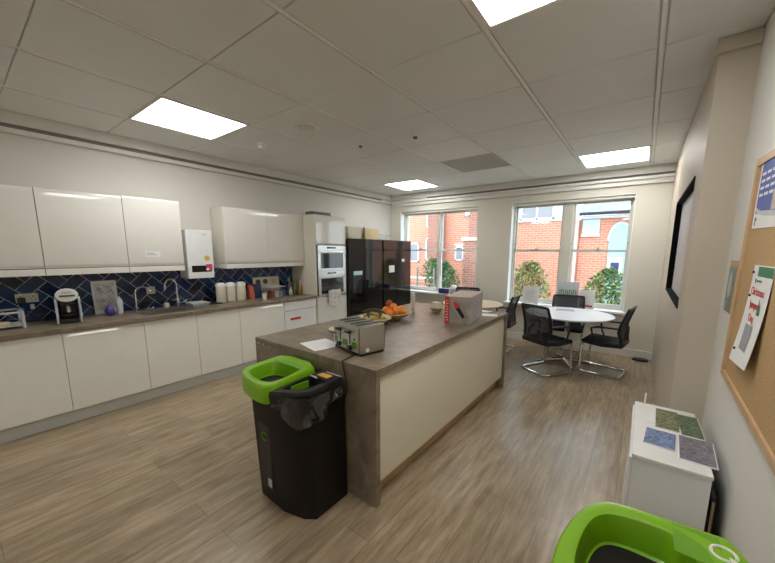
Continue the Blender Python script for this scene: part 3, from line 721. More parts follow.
# wooden cutting board and bananas behind toaster
tag(MB().lathe([(.001,.001),(.07,.001),(.12,.018),(.117,.022),(.06,.008),(.001,.008)], n=32).build('cream_plate', 'bowl', loc=(-2.08, 2.02, IZ)), 'small cream dish beside the toaster, on its left', 'dish')
t = thing('banana_bowl', 'low bowl holding dark bananas behind the toaster', 'bowl', (-1.98, 2.34, IZ))
MB().lathe([(.05,.001),(.055,.008),(.12,.05),(.165,.078),(.16,.082),(.11,.055),(.04,.014),(.001,.014)], n=32).build('bowl', 'bowl', t)
for k in range(6):
    a = k*1.05; cx, cy = .055*math.cos(a), .055*math.sin(a)
    pts = [(cx+math.cos(a+1.2)*.085*s - .03*s*s*math.cos(a), cy+math.sin(a+1.2)*.085*s, .088+.022*(k%3)-.03*s*s) for s in (-1,-.7,-.35,0,.35,.7,1)]
    pts = [(p[0]*1.15, p[1]*1.15, p[2]+.006*k) for p in pts]
    tag(MB().tube(pts, [.006,.012,.015,.016,.015,.011,.005], 8).build('banana', 'bananad' if k % 3 else 'banana', loc=(-1.98, 2.34, IZ)), ['yellow speckled banana','dark brown banana'][min(1,k%3)]+' in the bowl behind the toaster, '+['nearest the fruit bowl','facing the far window','on the far side','facing the ovens','on the near left side','nearest the toaster'][k], 'banana', 'bananas in the bowl')
# fruit bowl
t = thing('fruit_bowl', 'wide cream bowl full of oranges on the island', 'bowl', (-2.01, 2.69, IZ))
MB().lathe([(.065,.001),(.07,.008),(.135,.04),(.185,.078),(.18,.082),(.13,.048),(.06,.016),(.001,.016)], n=36).build('bowl', 'bowl', t)
op = [(0,0,.060),(.088,.02,.077),(-.086,.03,.077),(.02,-.088,.077),(-.055,-.062,.098),(.04,.078,.092),(.0,-.01,.128),(-.07,.085,.105),(.088,-.065,.108)]
ol = ['bottom centre','right side','left side','front','front left, upper layer','back, upper layer','topmost','far left rim','far right rim']
for i, p in enumerate(op):
    rd = i in (7,)
    o = MB().ball((0,0,0), .040 if not rd else .036, u=16, v=10); o.lathe([(.004,.036),(.001,.041)], n=6)
    tag(o.build('red_apple' if rd else 'orange', 'redf' if rd else 'orange', loc=(-2.01+p[0], 2.69+p[1], IZ+p[2]+.003)), ('red apple ' if rd else 'orange ')+'in the fruit bowl, '+ol[i], 'apple' if rd else 'orange', 'fruit in the cream bowl')
tag(MB().ball((0,0,0), .033, u=16, v=10).build('red_apple', 'redf', loc=(-2.07, 2.685, IZ+.165)), 'dark red apple on top of the pile, left side', 'apple', 'fruit in the cream bowl')
# slim cream canister, small bowl, carton, papers
tag(MB().lathe([(.022,.001),(.024,.006),(.024,.215),(.019,.225),(.001,.226)], n=20).build('slim_canister', 'ceramic', loc=(-2.10, 3.17, IZ)), 'slim upright cream canister behind the fruit bowl', 'canister')
t = thing('small_bowl', 'small cream bowl with a white pot in it, beside the grey carton', 'bowl', (-1.875, 3.33, IZ))
MB().lathe([(.045,.001),(.05,.008),(.085,.05),(.10,.058),(.096,.062),(.045,.014),(.001,.013)], n=28).build('bowl', 'bowl', t)
tag(MB().loft([[(x*.04,y*.04,.0) for x,y in ((-1,-1),(1,-1),(1,1),(-1,1))],[(x*.045,y*.045,.10) for x,y in ((-1,-1),(1,-1),(1,1),(-1,1))]]).box(.041,.046,-.025,.025,.03,.08).build('white_pot', 'ceramic', loc=(-1.875, 3.33, IZ+.015)), 'square pale pot standing in the small cream bowl', 'pot')
t = thing('appliance_carton', 'grey appliance carton with a red edge and tool picture', 'carton', (-1.446, 3.156, IZ), .19)
cw, cd, ch = .125, .28, .265
MB().box(-cw, cw, -cd, cd, .001, ch, bev=.002).build('box', 'boxg', t)
MB().box(-cw+.001, cw-.001, -cd+.001, cd-.001, ch+.0003, ch+.0015).build('top_flap', 'boxtop', t)
MB().box(cw+.0003, cw+.0015, -cd+.002, cd-.002, .004, ch-.002).build('side_print', 'boxs', t)
MB().box(-cw-.002, -cw+.045, -cd-.0015, -cd-.0003, .001, ch).build('red_strip', 'red', t)
b = MB()
for k in range(8): z = .03+k*.027; b.box(-cw+.010, -cw+.032, -cd-.0022, -cd-.0016, z, z+.004); b.box(-cw+.010 if k%2 else -cw+.026, -cw+.016 if k%2 else -cw+.032, -cd-.0022, -cd-.0016, z, z+.013)
b.build('strip_lettering', 'paper', t)
b = MB(); b.prism([(-.06,.235),(.0,.215),(.105,.09),(.10,.04),(.04,.035),(-.055,.17)], 'y', -cd-.0015, -cd-.0004, 'steel'); b.prism([(-.045,.222),(-.01,.212),(.03,.165),(-.02,.155)], 'y', -cd-.0022, -cd-.0016, 'red'); b.prism([(-.02,.155),(.02,.16),(.075,.08),(.05,.055)], 'y', -cd-.0022, -cd-.0016, 'black'); b.build('tool_picture', None, t)
b = MB()
for k in range(7): b.box(cw+.0016, cw+.002, -.17, .03+.03*(k%4), .18-k*.02, .187-k*.02)
b.build('side_lettering', 'grey', t)
tag(MB().box(-.10,.10,-.07,.07,.0005,.003).build('paper_sheet', 'paper', loc=(-1.33, 3.52, IZ), rz=.3), 'white sheet of paper on the island far corner', 'paper')
tag(MB().box(-.09,.09,-.06,.06,.0005,.012, bev=.002).build('booklet', 'white', loc=(-1.45, 3.68, IZ), rz=-.2), 'white booklet at the far end of the island', 'booklet')
t = thing('black_tray', 'black tray under a round tan board at the island end', 'tray', (-1.72, 3.62, IZ))
MB().lathe([(.001,.002),(.11,.002),(.13,.02),(.125,.022),(.10,.008),(.001,.008)], n=28).build('tray', 'black', t)
tag(MB().lathe([(.001,.024),(.14,.024),(.15,.030),(.15,.040),(.14,.044),(.001,.044)], n=36).build('round_board', 'tan', loc=(-1.72, 3.62, IZ)), 'round tan wooden board at the far end of the island', 'board')

# ------------------------------------------------------------------ recycling bins
def ray_ring(poly, c, n):
    out = []
    for i in range(n):
        a = 2*PI*i/n; d = (math.cos(a), math.sin(a)); best = None
        for j in range(len(poly)):
            p, q = poly[j], poly[(j+1) % len(poly)]; e = (q[0]-p[0], q[1]-p[1]); den = d[0]*e[1]-d[1]*e[0]
            if abs(den) < 1e-12: continue
            tt = ((p[0]-c[0])*e[1]-(p[1]-c[1])*e[0])/den; s = ((p[0]-c[0])*d[1]-(p[1]-c[1])*d[0])/den
            if tt > 0 and -1e-6 <= s <= 1+1e-6 and (best is None or tt > best): best = tt
        out.append((c[0]+d[0]*best, c[1]+d[1]*best))
    return out
def scale_about(ring, c, k, o=0): return [(c[0]+(p[0]-c[0])*k, c[1]+(p[1]-c[1])*k) for p in ring]
def make_bin(label, loc, rz, full):
    t = thing('recycling_bin', label, 'bin', loc, rz)
    # body
    base = [(.31,0),(-.19,0),(-.19,-.27),(-.15,-.325),(.10,-.335),(.25,-.30),(.312,-.255)]
    top = [(.30,0),(-.245,0),(-.245,-.29),(-.19,-.34),(.10,-.355),(.235,-.32),(.30,-.27)]
    top = [(x, y) for x, y in top]
    L0 = [(x,y,.0) for x,y in base]; L1 = [(x,y,.02) for x,y in scale_about(base,(0.06,-.15),1.01)]; L2 = [(x,y,.76) for x,y in top]
    MB().loft([L0,L1,L2], None, True, True).build('body', 'binb', t)
    MB().prism([(-.135,.04),(.085,.03),(.085,.69),(-.165,.70)], 'y', -.352, -.345).build('front_recess', 'black', t) if False else None
    # recessed looking front panel + emblem
    b = MB(); b.box(-.125,.01,-.345,-.322,.10,.54, bev=.01); b.build('front_panel', 'black', t)
    ring = arc((-.05,.455), .026, .5, 2*PI-.5, 18); b = MB().tube([(p[0],-.348,p[1]) for p in ring], .004, 6); b.build('emblem', 'greend', t)
    bx('white_label', 'lgrey', t, -.035, .0, -.3475, -.3455, .12, .175)
    # green lid
    n = 72; zt = lambda v, z: z + .055*(v+.21)
    gp = chaikin([(-.305,.0),(.085,.0),(.098,-.20),(.105,-.405),(.0,-.418),(-.13,-.405),(-.25,-.368),(-.305,-.31),(-.305,-.15)], 1)
    gp = [(x, min(y, -.002)) for x, y in gp]
    cc = (-.09,-.225)
    op_ = chaikin([(-.245,-.12),(.035,-.105),(.06,-.18),(.065,-.33),(.02,-.368),(-.13,-.362),(-.225,-.33),(-.25,-.26)], 2)
    og = ray_ring(gp, cc, n); oi = ray_ring(op_, cc, n)
    f = lambda ring, z, sl=1: [(p[0], p[1], (z + .055*(p[1]+.21)*sl)) for p in ring]
    loops = [f(scale_about(og,cc,.955),.72,0), f(scale_about(og,cc,.985),.725,0), f(og,.76,.5), f(og,.815), f(scale_about(og,cc,.985),.838), f(scale_about(og,cc,.95),.846)]
    mid = [((a[0]*.35+b_[0]*.65),(a[1]*.35+b_[1]*.65)) for a, b_ in zip(og, oi)]
    loops += [f(mid,.848), f(oi,.843), f(scale_about(oi,cc,.97),.832), f(scale_about(oi,cc,.88),.765,.3), f(scale_about(oi,cc,.82),.76,.3)]
    MB().loft(loops, None, False, False).build('green_lid', 'green', t)
    hole = scale_about(oi, cc, .76)
    b = MB(); b.loft([f(scale_about(oi,cc,.85),.762,.3), f(scale_about(oi,cc,.6),.745,.2), f(scale_about(oi,cc,.45),.73,0)], None, False, True)
    for k in range(5): b.ball((cc[0]+R.uniform(-.06,.06), cc[1]+R.uniform(-.05,.05), .735), .022, sc=(1.3,1,.7), u=8, v=5)
    b.build('bin_liner', 'bagd', t)
    MB().prism([(-.26,-.085),(.06,-.085),(.065,-.03),(-.26,-.03)], 'z', .855, .8575).build('embossed_strip', 'greend', t, rot=(0.055,0,0)) if full else None
    if not full:
        MB().prism([(-.285,-.115),(-.175,-.115),(-.165,-.02),(-.285,-.02)], 'z', .8560, .8575).build('logo_panel', 'greend', t, rot=(0.055,0,0))
        q = arc((-.228,-.065), .024, 1.2, 2*PI+.3, 20); q2 = [(p[0], p[1], .8590+.055*(p[1])) for p in q]
        b = MB().tube(q2, .004, 6); e = q2[-1]; b.prism([(e[0]-.016,e[1]+.002),(e[0]+.016,e[1]+.002),(e[0],e[1]+.022)], 'z', e[2]-.003, e[2]+.003); b.build('recycling_arrow', 'white', t)
    # black half of the top with its slot
    bo = [(.089,-.002),(.30,-.002),(.302,-.26),(.245,-.325),(.16,-.37),(.107,-.40),(.100,-.2)]
    c2 = (.19,-.20)
    bi = [(.118,-.10),(.255,-.10),(.262,-.24),(.21,-.30),(.135,-.335),(.12,-.2)]
    o2 = ray_ring(bo, c2, 48); i2 = ray_ring(bi, c2, 48); g2 = lambda ring, z: [(p[0],p[1],z+.02*(p[1]+.2)) for p in ring]
    MB().loft([g2(scale_about(o2,c2,.96),.735), g2(scale_about(o2,c2,.985),.745), g2(scale_about(o2,c2,1.0),.775), g2(scale_about(o2,c2,1.0),.80), g2(scale_about(o2,c2,.97),.812), g2(i2,.812), g2(scale_about(i2,c2,.98),.80), g2(scale_about(i2,c2,.93),.74), g2(scale_about(i2,c2,.5),.72)], None, False, True).build('slot_rim', 'black', t)
    MB().box(.125,.138,-.27,-.14,.755,.80, bev=.003).build('green_tab', 'greend', t)
    MB().box(.15,.29,-.012,-.004,.818,.822).build('hinge_strip', 'lgrey', t)
    MB().box(.12,.19,-.098,-.088,.8145,.820).build('hinge_strip', 'lgrey', t, rz=-.1)
    if full:
        MB().box(.14,.235,-.078,-.028,.8165,.8185).build('orange_pad', 'orangel', t)
        # thin liner draped over the right side
        n1 = 90; outer = [(.10,-.345),(.17,-.345),(.245,-.325),(.305,-.275),(.312,-.20),(.312,-.12),(.31,-.04)]
        def lerp(P, s):
            s *= len(P)-1; i = min(int(s), len(P)-2); k = s-i
            return (P[i][0]*(1-k)+P[i+1][0]*k, P[i][1]*(1-k)+P[i+1][1]*k)
        loops = []
        for r in range(25):
            L = []
            for j in range(n1+1):
                s = j/n1; p = lerp(outer, s); k = r/24
                drop = (.07+.14*math.sin(PI*min(1, max(0, (s*1.15))))**1.2)*(1-.25*abs(math.sin(s*9)))
                wv = .012+(.004+.016*k)*abs(math.sin(s*11+k*1.6+.8*math.sin(s*6)))+.004*k*math.sin(s*29-k*5)
                nx, ny = p[0]-.06, p[1]+.12; q = math.hypot(nx, ny)
                L.append((p[0]+nx/q*wv*1.4, p[1]+ny/q*wv*1.4, .785-drop*k+.003*math.sin(s*60)))
            loops.append(L)
        MB().loft(loops, None, False, False, False).build('overhanging_liner', 'bag', t)
    return t
make_bin('black recycling bin with lime green lid against the island end', (-1.745, 1.405, 0), 0, True)
make_bin('recycling bin with lime green lid cut off at the bottom right', (.297, .845, 0), -PI/2, False)

# ------------------------------------------------------------------ tables and chairs
def make_table(label, loc, top, q=1):
    t = thing('round_table', label, 'table', loc, 0)
    MB().lathe([(.001,.708),(.60*q,.708),(.617*q,.716),(.62*q,.724),(.617*q,.733),(.001,.734)], n=72).build('tabletop', top, t)
    MB().lathe([(.20,.69),(.20,.706)], n=24).lathe([(.028,.02),(.028,.69)], n=20).build('column', 'chrome', t)
    for k in range(4):
        a = k*PI/2+.45; c, s = math.cos(a), math.sin(a)
        pts = [(.02*c,.02*s,.055),(.12*c,.12*s,.045),(.28*c,.28*s,.026),(.40*c,.40*s,.014)]
        MB().tube(pts, [.030,.028,.024,.014], 10).build('foot', 'chrome', t)
    return t
make_table('round white meeting table in front of the right hand window', (-.80, 5.25, 0), 'tabtop', .92)
make_table('round table mostly hidden behind the kitchen island', (-2.28, 5.28, 0), 'birch', .8)
def make_chair(label, loc, rz):
    t = thing('cantilever_chair', label, 'chair', loc, rz, group='black mesh cantilever chairs')
    w = .215
    # chrome cantilever frame, chair faces +y
    P = []
    P += [(-w,-.02,.425),(-w,.17,.425),(-w,.215,.40),(-w,.225,.36),(-w,.235,.06),(-w,.225,.022),(-w,.18,.012),(-w,-.12,.012)]
    P += [(-w+.03*(1-math.cos(a))*1.6,-.12-.10*math.sin(a),.012) for a in (.5,1.0,PI/2)]
    P += [(0,-.23,.012)]
    P2 = [(-x,y,z) for x,y,z in reversed(P[:-1])]
    MB().tube(P+P2, .0145, 10).build('chrome_frame', 'chrome', t)
    # seat
    loops = []
    for k, (y, z, th, ww) in enumerate(((-.23,.455,.045,.20),(-.21,.462,.06,.225),(0,.452,.065,.235),(.18,.462,.06,.235),(.23,.452,.045,.22),(.245,.44,.02,.20))):
        loops.append([(x*ww, y, z-th/2+zz*th/2) for x, zz in ((-1,-.6),(-.9,-1),(.9,-1),(1,-.6),(1,.6),(.92,1),(0,.82),(-.92,1),(-1,.6))])
    MB().loft(loops).build('seat', 'fabric', t)
    # back : profile with lumbar bend
    prof = [(-.215,.44),(-.195,.52),(-.175,.60),(-.185,.68),(-.215,.78),(-.255,.90)]
    hw = [.17,.20,.215,.22,.222,.215]
    for s in (-1, 1): MB().tube([(s*h_, y, z) for (y, z), h_ in zip(prof, hw)], [.018,.02,.022,.018,.016,.015], 8).build('back_upright', 'black', t)
    MB().tube([(-.215,-.255,.90),(-.1,-.268,.905),(.1,-.268,.905),(.215,-.255,.90)], .016, 8).build('top_rail', 'black', t)
    MB().box(-.17,.17,-.235,-.20,.435,.475, bev=.008).build('lower_rail', 'black', t)
    nn = 8; lo = []
    for (y, z), h_ in zip(prof, hw): lo.append([(-h_+2*h_*j/nn, y-.020*math.sin(PI*j/nn), z) for j in range(nn+1)])
    MB().loft(lo, None, False, False, False).build('mesh_back', 'mesh', t)
    MB().tube([(-.13,-.215,.46),(-.10,-.225,.58),(-.02,-.235,.66),(.02,-.235,.66),(.10,-.225,.58),(.13,-.215,.46)], .009, 6).build('lumbar_bow', 'black', t)
    for s in (-1, 1):
        MB().tube([(s*.215,-.19,.645),(s*.245,-.12,.655),(s*.25,.06,.650),(s*.248,.13,.625),(s*.235,.10,.50),(s*.225,.06,.43)], [.012,.013,.014,.013,.011,.011], 8).build('armrest', 'black', t)
    return t
def face(x, y, tx, ty): return math.atan2(ty-y, tx-x)-PI/2
make_chair('black mesh chair nearest the camera at the white round table', (-.955, 4.73, 0), math.radians(-30))
make_chair('black mesh chair seen side-on at the right of the white table', (-.305, 5.15, 0), math.radians(82))
make_chair('black mesh chair between the white table and the window', (-.88, 5.70, 0), math.radians(188))
make_chair('black mesh chair on its own just beyond the island corner', (-1.83, 5.36, 0), math.radians(92))
make_chair('black mesh chair behind the grey carton, below the left window', (-2.62, 5.74, 0), math.radians(196))
# things on the white table
b = MB().box(-.15,.15,-.10,.10,.0005,.004,'paper').box(-.12,.12,-.08,.08,.004,.0045,'grey')
tag(b.build('magazine', loc=(-.88, 5.50, .734), rz=.15), 'grey printed magazine lying on the white round table', 'magazine')
# sill things
t = thing('notice_stand', 'white curled paper notice standing on the right window sill', 'notice', (-1.55, 6.10, .693))
lo = [[(-.14+.28*j/8, .03*math.sin(j*.6)*(1-k*.3)+.02*k, .002+k*.30) for j in range(9)] for k in (0,.5,1)]
b = MB(); b.loft(lo, None, False, False, False); b.loft([[(x,y+.0015,z) for x,y,z in l] for l in lo], None, False, False, False); b.build('sheet', 'paper', t)
b = MB()
for k in range(6): b.box(-.09,.07,.004,.006,.22-.03*k,.226-.03*k)
b.build('print_lines', 'lgrey', t, loc=(0,-.0,0))
t = thing('sill_sign', 'pale sign with green lettering standing against the window mullion', 'sign', (-.965, 6.11, .693))
MB().box(-.16,.16,0,.012,.0,.42, bev=.003).build('board', 'lgrey', t, rot=(-.06,0,0))
b = MB(); xx = -.13
for k in range(9):
    w_ = .014+.012*((k*5) % 3)/2; b.box(xx, xx+w_*.45, -.0015, 0, .225, .285); b.box(xx, xx+w_, -.0015, 0, .225+.05*(k % 2), .238+.05*(k % 2)); xx += w_+.010
b.build('green_lettering', 'grn', t, rot=(-.06,0,0))
t = thing('sill_card', 'small white card standing right of the green lettered sign', 'card', (-.68, 6.11, .693))
MB().box(-.11,.11,0,.006,0,.30).build('card', 'paper', t, rot=(-.06,0,0))
MB().box(-.09,.09,-.0015,0,.03,.06).build('red_strip', 'pink', t, rot=(-.06,0,0))
t = thing('white_teapot', 'white pot with a dark base on the left window sill', 'pot', (-3.05, 6.10, .743))
MB().lathe([(.05,.03),(.07,.06),(.075,.12),(.05,.17),(.02,.185)], n=20).build('body', 'white', t)
MB().lathe([(.075,.001),(.08,.015),(.06,.03)], n=20).build('base', 'black', t)
tag(MB().lathe([(.035,.001),(.045,.08),(.04,.10),(.02,.11),(.02,.15)], n=16).build('sill_bottle', 'whiteb', loc=(-2.86, 6.10, .743)), 'small white bottle on the left window sill by the pier', 'bottle')
tag(MB().box(-.11,.11,-.04,.04,0,.10, bev=.01).build('sill_caddy', 'navy', loc=(-3.27, 6.10, .743)), 'dark box at the left window sill beside the white pot', 'box')
tag(MB().lathe([(.001,.03),(.09,.03),(.10,.02),(.10,0),(.001,0)], n=24, sy=.7).build('floor_bag', 'black', loc=(.10, 6.02, .0015)), 'flat black object on the floor by the skirting, far right corner', 'object')

# ------------------------------------------------------------------ right wall
t = thing('wall_screen', 'wall screen with a black surround set in the beige wall', 'screen', (XC, (RY0+RY1)/2, RZ0)); L = (-XC, -t.location.y, -RZ0)
b = MB(); e = .001
b.box(XC+.06, XC+.095, RY0+e, RY0+.02, RZ0+e, RZ1-e); b.box(XC-.006, XC+.095, RY1-.02, RY1-e, RZ0+e, RZ1-e)
b.box(XC-.006, XC+.095, RY0+.02, RY1-.02, RZ0+e, RZ0+.02); b.box(XC-.006, XC+.095, RY0+.02, RY1-.02, RZ1-.02, RZ1-e)
b.build('surround', 'matblack', t, loc=L)
bx('display', 'screen', t, XC+.045, XC+.06, RY0+.021, RY1-.021, RZ0+.021, RZ1-.021, loc=L)
# cork board
BY0, BY1, BZ0, BZ1 = .50, 2.375, .972, 2.035
t = thing('notice_board', 'large cork notice board in a pine frame on the right wall', 'notice board', (XR, BY1, BZ0)); L = (-XR, -t.location.y, -BZ0); t.rotation_euler = (.045,0,0)
bx('cork', 'cork', t, XR-.012, XR-.001, BY0+.01, BY1-.01, BZ0+.01, BZ1-.01, loc=L)
b = MB(); f = .035
for q in ((BY0,BY0+f,BZ0,BZ1),(BY1-f,BY1,BZ0,BZ1),(BY0+f,BY1-f,BZ0,BZ0+f),(BY0+f,BY1-f,BZ1-f,BZ1)): b.box(XR-.022, XR-.001, *q, bev=.003)
b.build('frame', 'pine', t, loc=L)
XP = XR-.0135
# matrix: text lies on plane x=const facing -x ; text right = -y, text up = +z
def onwall(x, y, z, tilt=0):
    m_ = Matrix(((0,0,-1,x),(-1,0,0,y),(0,1,0,z),(0,0,0,1)))
    return m_ @ Matrix.Rotation(tilt, 4, 'Z')
t = thing('blue_poster', 'white edged blue poster pinned high on the cork board', 'poster', (XP, 2.05, 1.705)); t.rotation_euler = (.03,0,0); PX, PY, PZ = XP, 2.06, 1.725
MB().box(-.001,0,-.21,.21,0,.33).build('sheet', 'paper', t)
MB().box(-.0018,-.0011,-.185,.185,.065,.31).build('blue_print', 'blue', t)
b = MB()
for k in range(4):
    for j in range(3): b.box(-.0024,-.0019,.165-.075*j-.055,.165-.075*j,.24-.03*k-.012,.24-.03*k)
b.build('white_lines', 'paper', t)
MB().box(-.0026,-.0019,-.18,-.05,.07,.15).build('photo_figure', 'boxtop', t)
MB().prism([(-.185,.04),(.03,.05),(.17,.07),(.185,.095),(.10,.075),(-.185,.062)], 'x', -.0026, -.0012).build('swoosh', 'lgrey', t)
b = MB(); b.box(-.002,-.0011,.16,.17,.012,.05); b.box(-.002,-.0011,.145,.178,.036,.043); b.build('small_mark', 'navy', t)
t = thing('jumper_day_poster', 'white Christmas Jumper Day notice curling off the cork board', 'poster', (XP, 1.955, 1.12))
lo = []
for k in range(7):
    s = k/6; z = .0+s*.43; off = -.001-.03*(1-s)**2
    y1_, y0_ = .135-.07*s*0-.02*s*0 , -.15
    lo.append([(off-.0*j, y0_+(y1_-y0_)*j/6+.02*(1-s), z+.02*(j-6)/6*(-1)*(1-s)) for j in range(7)])
b = MB(); b.loft(lo, None, False, False, False); b.loft([[(x+.0006,y,z) for x,y,z in l] for l in lo], None, False, False, False)
b.build('sheet', 'paper', t)
MB().box(-.0022,-.0015,-.145,.06,.385,.425).build('green_banner', 'grn', t)
tw = t.matrix_world
SX = lambda z: -.0028-.03*(1-z/.43)**2
for body, z, y, sz in (('Christmas', .322, .0, .046), ('Jumper', .268, .0, .046), ('Day', .214, .0, .046)):
    text(body, sz, 'red', t, onwall(SX(z-.018)-.0015, y, z))
MB().prism([(-.085,.235),(-.045,.235),(-.065,.30)], 'x', -.0095, -.0088).build('tree_picture', 'grn', t)
b = MB(); lo = [[(SX(z)-.0006, y, z) for y in (-.05, .055)] for z in (.075,.10,.13,.16,.185)]; b.loft(lo, None, False, False, False); b.loft([[(x-.0005,y,z) for x,y,z in l] for l in lo], None, False, False, False); b.build('grey_block', 'grey', t)
b = MB().lathe([(.010,0),(.010,.0006)], (-.0035,.07,.365), 12, ax='x').box(-.0035,-.003,-.02,.05,.362,.370); b.build('small_logo', 'grn', t)
for y, z in ((.11,.40),(.112,.30),(.11,.06)): MB().lathe([(.005,-.006),(.006,0)], (-.004 if z > .1 else -.024,y,z), 10, ax='x').build('pin', 'black', t)
t = thing('framed_picture', 'small dark glazed picture on the white wall beside the cork board', 'picture', (XR, 2.565, 1.275))
MB().box(-.006,-.001,-.085,.085,0,.285, bev=.002).build('mount', 'tan', t)
MB().box(-.008,-.0062,-.08,.08,.005,.25).build('print', 'photo5', t)
MB().ball((-.008,.01,.15), .045, sc=(.05,.9,1.6), u=12, v=8).build('pale_figure', 'lgrey', t)
# white low cabinet + magazines
t = thing('low_cabinet', 'low white cabinet against the right wall below the cork board', 'cabinet', (.195, 2.24, 0)); L = (-.195, -2.24, 0); CH = .625
MB().box(.05, .338, 1.90, 2.62, .03, CH-.02, bev=.003).build('body', 'whiteb', t, loc=L)
MB().box(.045, .342, 1.895, 2.625, CH-.019, CH, bev=.004).build('top', 'white', t, loc=L)
bx('plinth', 'lgrey', t, .065, .33, 1.92, 2.60, 0, .029, loc=L)
for (a, c) in ((1.905,2.255),(2.262,2.615)):
    MB().box(.036,.049,a,c,.04,CH-.024, bev=.002).build('door', 'white', t, loc=L)
def mag(lbl, x, y, w_, h_, m_, rz, z, txt=False):
    t = thing('photo_magazine', lbl, 'magazine', (x, y, z), rz)
    MB().box(-w_/2,w_/2,-h_/2,h_/2,.0008,.005).build('pages', 'paper', t)
    MB().box(-w_/2+.004,w_/2-.004,-h_/2+.004,h_/2-.004,.0052,.006).build('cover', m_, t)
mag('magazine with a brown and yellow woodland photo, at the back left of the cabinet', .20, 2.42, .112, .29, 'photo', -.03, CH)
mag('magazine with a green hedgerow photo, at the back right against the wall', .30, 2.40, .10, .29, 'photo2', .02, CH)
mag('magazine with a blue flower photo, at the front of the cabinet', .160, 2.14, .135, .20, 'photo3', -.08, CH)
mag('purple grey magazine at the front right of the cabinet, by the wall', .302, 2.11, .14, .27, 'photo4', -.05, CH)
tag(MB().box(-.018,.018,-.12,.12,.0008,.0025).build('paper_strip', 'paper', loc=(.125, 2.44, CH)), 'narrow white paper strip beside the woodland magazine', 'paper')
tag(MB().box(-.005,.005,-.003,.003,0,.075, bev=.001).build('upright_tag', 'white', loc=(.095, 2.606, CH)), 'thin white upright marker at the back edge of the cabinet', 'marker')
b = MB()
t = thing('folder', 'dark folder slipped between the low cabinet and the wall', 'folder', (.362, 2.10, 0))
MB().box(-.008,.008,-.15,.15,.0,.50, bev=.002).build('cover', 'black', t)
MB().box(-.004,.004,-.154,-.1505,.01,.48).build('pages', 'tan', t)

# ------------------------------------------------------------------ outside
struct(bx('ground', 'ground', None, -16, 8, YW+.36, 26, -.35, -.15))
def facade_window(par, x0, x1, z0, z1, y, nx=1, L=(0,0,0), pane='aqua'):
    b = MB(); f = .05
    b.box(x0,x0+f,y-.03,y+.03,z0,z1); b.box(x1-f,x1,y-.03,y+.03,z0,z1); b.box(x0,x1,y-.03,y+.03,z0,z0+f); b.box(x0,x1,y-.03,y+.03,z1-f,z1)
    for k in range(1, nx): xx = x0+(x1-x0)*k/nx; b.box(xx-.03,xx+.03,y-.03,y+.03,z0,z1)
    w = b.build('window_frame', 'framew', par, loc=L)
    bx('window_pane', pane, w, x0+f,x1-f,y+.0,y+.02,z0+f,z1-f)
    return w
YE = 12.0
t = thing('brick_building', 'orange brick building with a wide white upper window, seen through the right window', 'building', (-3.2, YE+1, -.15)); L = (3.2, -YE-1, .15)
MB().box(-5.0, -1.72, YE, YE+2.5, -.15, 2.60).build('brick_wall', 'brick', t, loc=L)
MB().box(-5.0, -2.35, YE+.05, YE+2.5, 2.66, 4.6).build('upper_wall', 'pblue', t, loc=L)
MB().box(-5.0, -1.74, YE-.05, YE+.06, 2.60, 2.66).build('ledge', 'stone', t, loc=L)
facade_window(t, -3.55, -2.48, 2.67, 3.45, YE, 2, L, 'grey')
facade_window(t, -4.8, -3.66, 2.67, 3.45, YE, 2, L, 'aqua')
MB().box(-1.95, -1.73, YE+.02, YE+.3, 2.66, 3.4).build('white_pier', 'framew', t, loc=L)
MB().tube([(-1.78,YE-.06,-.1),(-1.78,YE-.06,2.6)], .045, 8).build('drainpipe', 'stone', t, loc=L)
t = thing('gabled_building', 'brick building with slate roof and arched blue window', 'building', (-.2, YE+2, -.15)); L = (.2, -YE-2, .15)
MB().box(-1.71, 2.2, YE+.1, YE+3, -.15, 2.64).build('brick_wall', 'brick', t, loc=L)
MB().prism([(YE-.25,2.72),(YE+3.2,4.6),(YE+3.2,4.7),(YE-.25,2.80)], 'x', -1.71, 2.3).build('roof', 'roof', t, loc=L)
MB().box(-1.71, 2.3, YE-.32, YE-.26, 2.70, 2.78).build('gutter', 'black', t, loc=L)
MB().box(-1.71, 2.3, YE-.10, YE+.09, 2.62, 2.71).build('fascia', 'framew', t, loc=L)
MB().box(-1.64, -1.18, YE+.05, YE+.099, 2.15, 2.60).build('blue_panel', 'pblue', t, loc=L)
MB().box(-1.66, -1.16, YE+.02, YE+.099, 2.08, 2.15).build('panel_sill', 'stone', t, loc=L)
a_ = [(-.90,-.15),(-.36,-.15)] + [(-.36-0*1, 1.95)] + [(-.63+.27*math.cos(q)*1.0, 1.95+.50*math.sin(q)) for q in [PI*k/12 for k in range(1,12)]] + [(-.90,1.95)]
MB().prism(a_, 'y', YE+.06, YE+.098).build('arched_window', 'aqua', t, loc=L)
b = MB().tube([(-.63+.29*math.cos(q), YE+.06, 1.95+.53*math.sin(q)) for q in [PI*k/12 for k in range(13)]], .035, 6); b.build('arch_surround', 'stone', t, loc=L)
MB().box(-.80, -.58, YE+.02, YE+.055, 1.07, 1.30).build('dark_plate', 'navy', t, loc=L)
MB().box(-.88, -.50, YE+.03, YE+.058, .85, 1.45).build('white_door_panel', 'framew', t, loc=L)
MB().box(-.36, -.16, YE-.05, YE+.09, 1.3, 2.62).build('white_pier', 'framew', t, loc=L)
t = thing('chimney_stack', 'brick chimney block with pale band above the slate roof', 'chimney', (-.55, YE+3.7, 3.0))
MB().box(-.45,.6,-.3,.3,.05,2.8).build('stack', 'brick', t); MB().box(-.5,.65,-.35,.35,1.5,1.7).build('band', 'stone', t)
t = thing('brick_apartment_block', 'tall orange brick block with narrow white windows, seen through the left window', 'building', (-7.5, YE+1, -.15)); L = (7.5, -YE-1, .15)
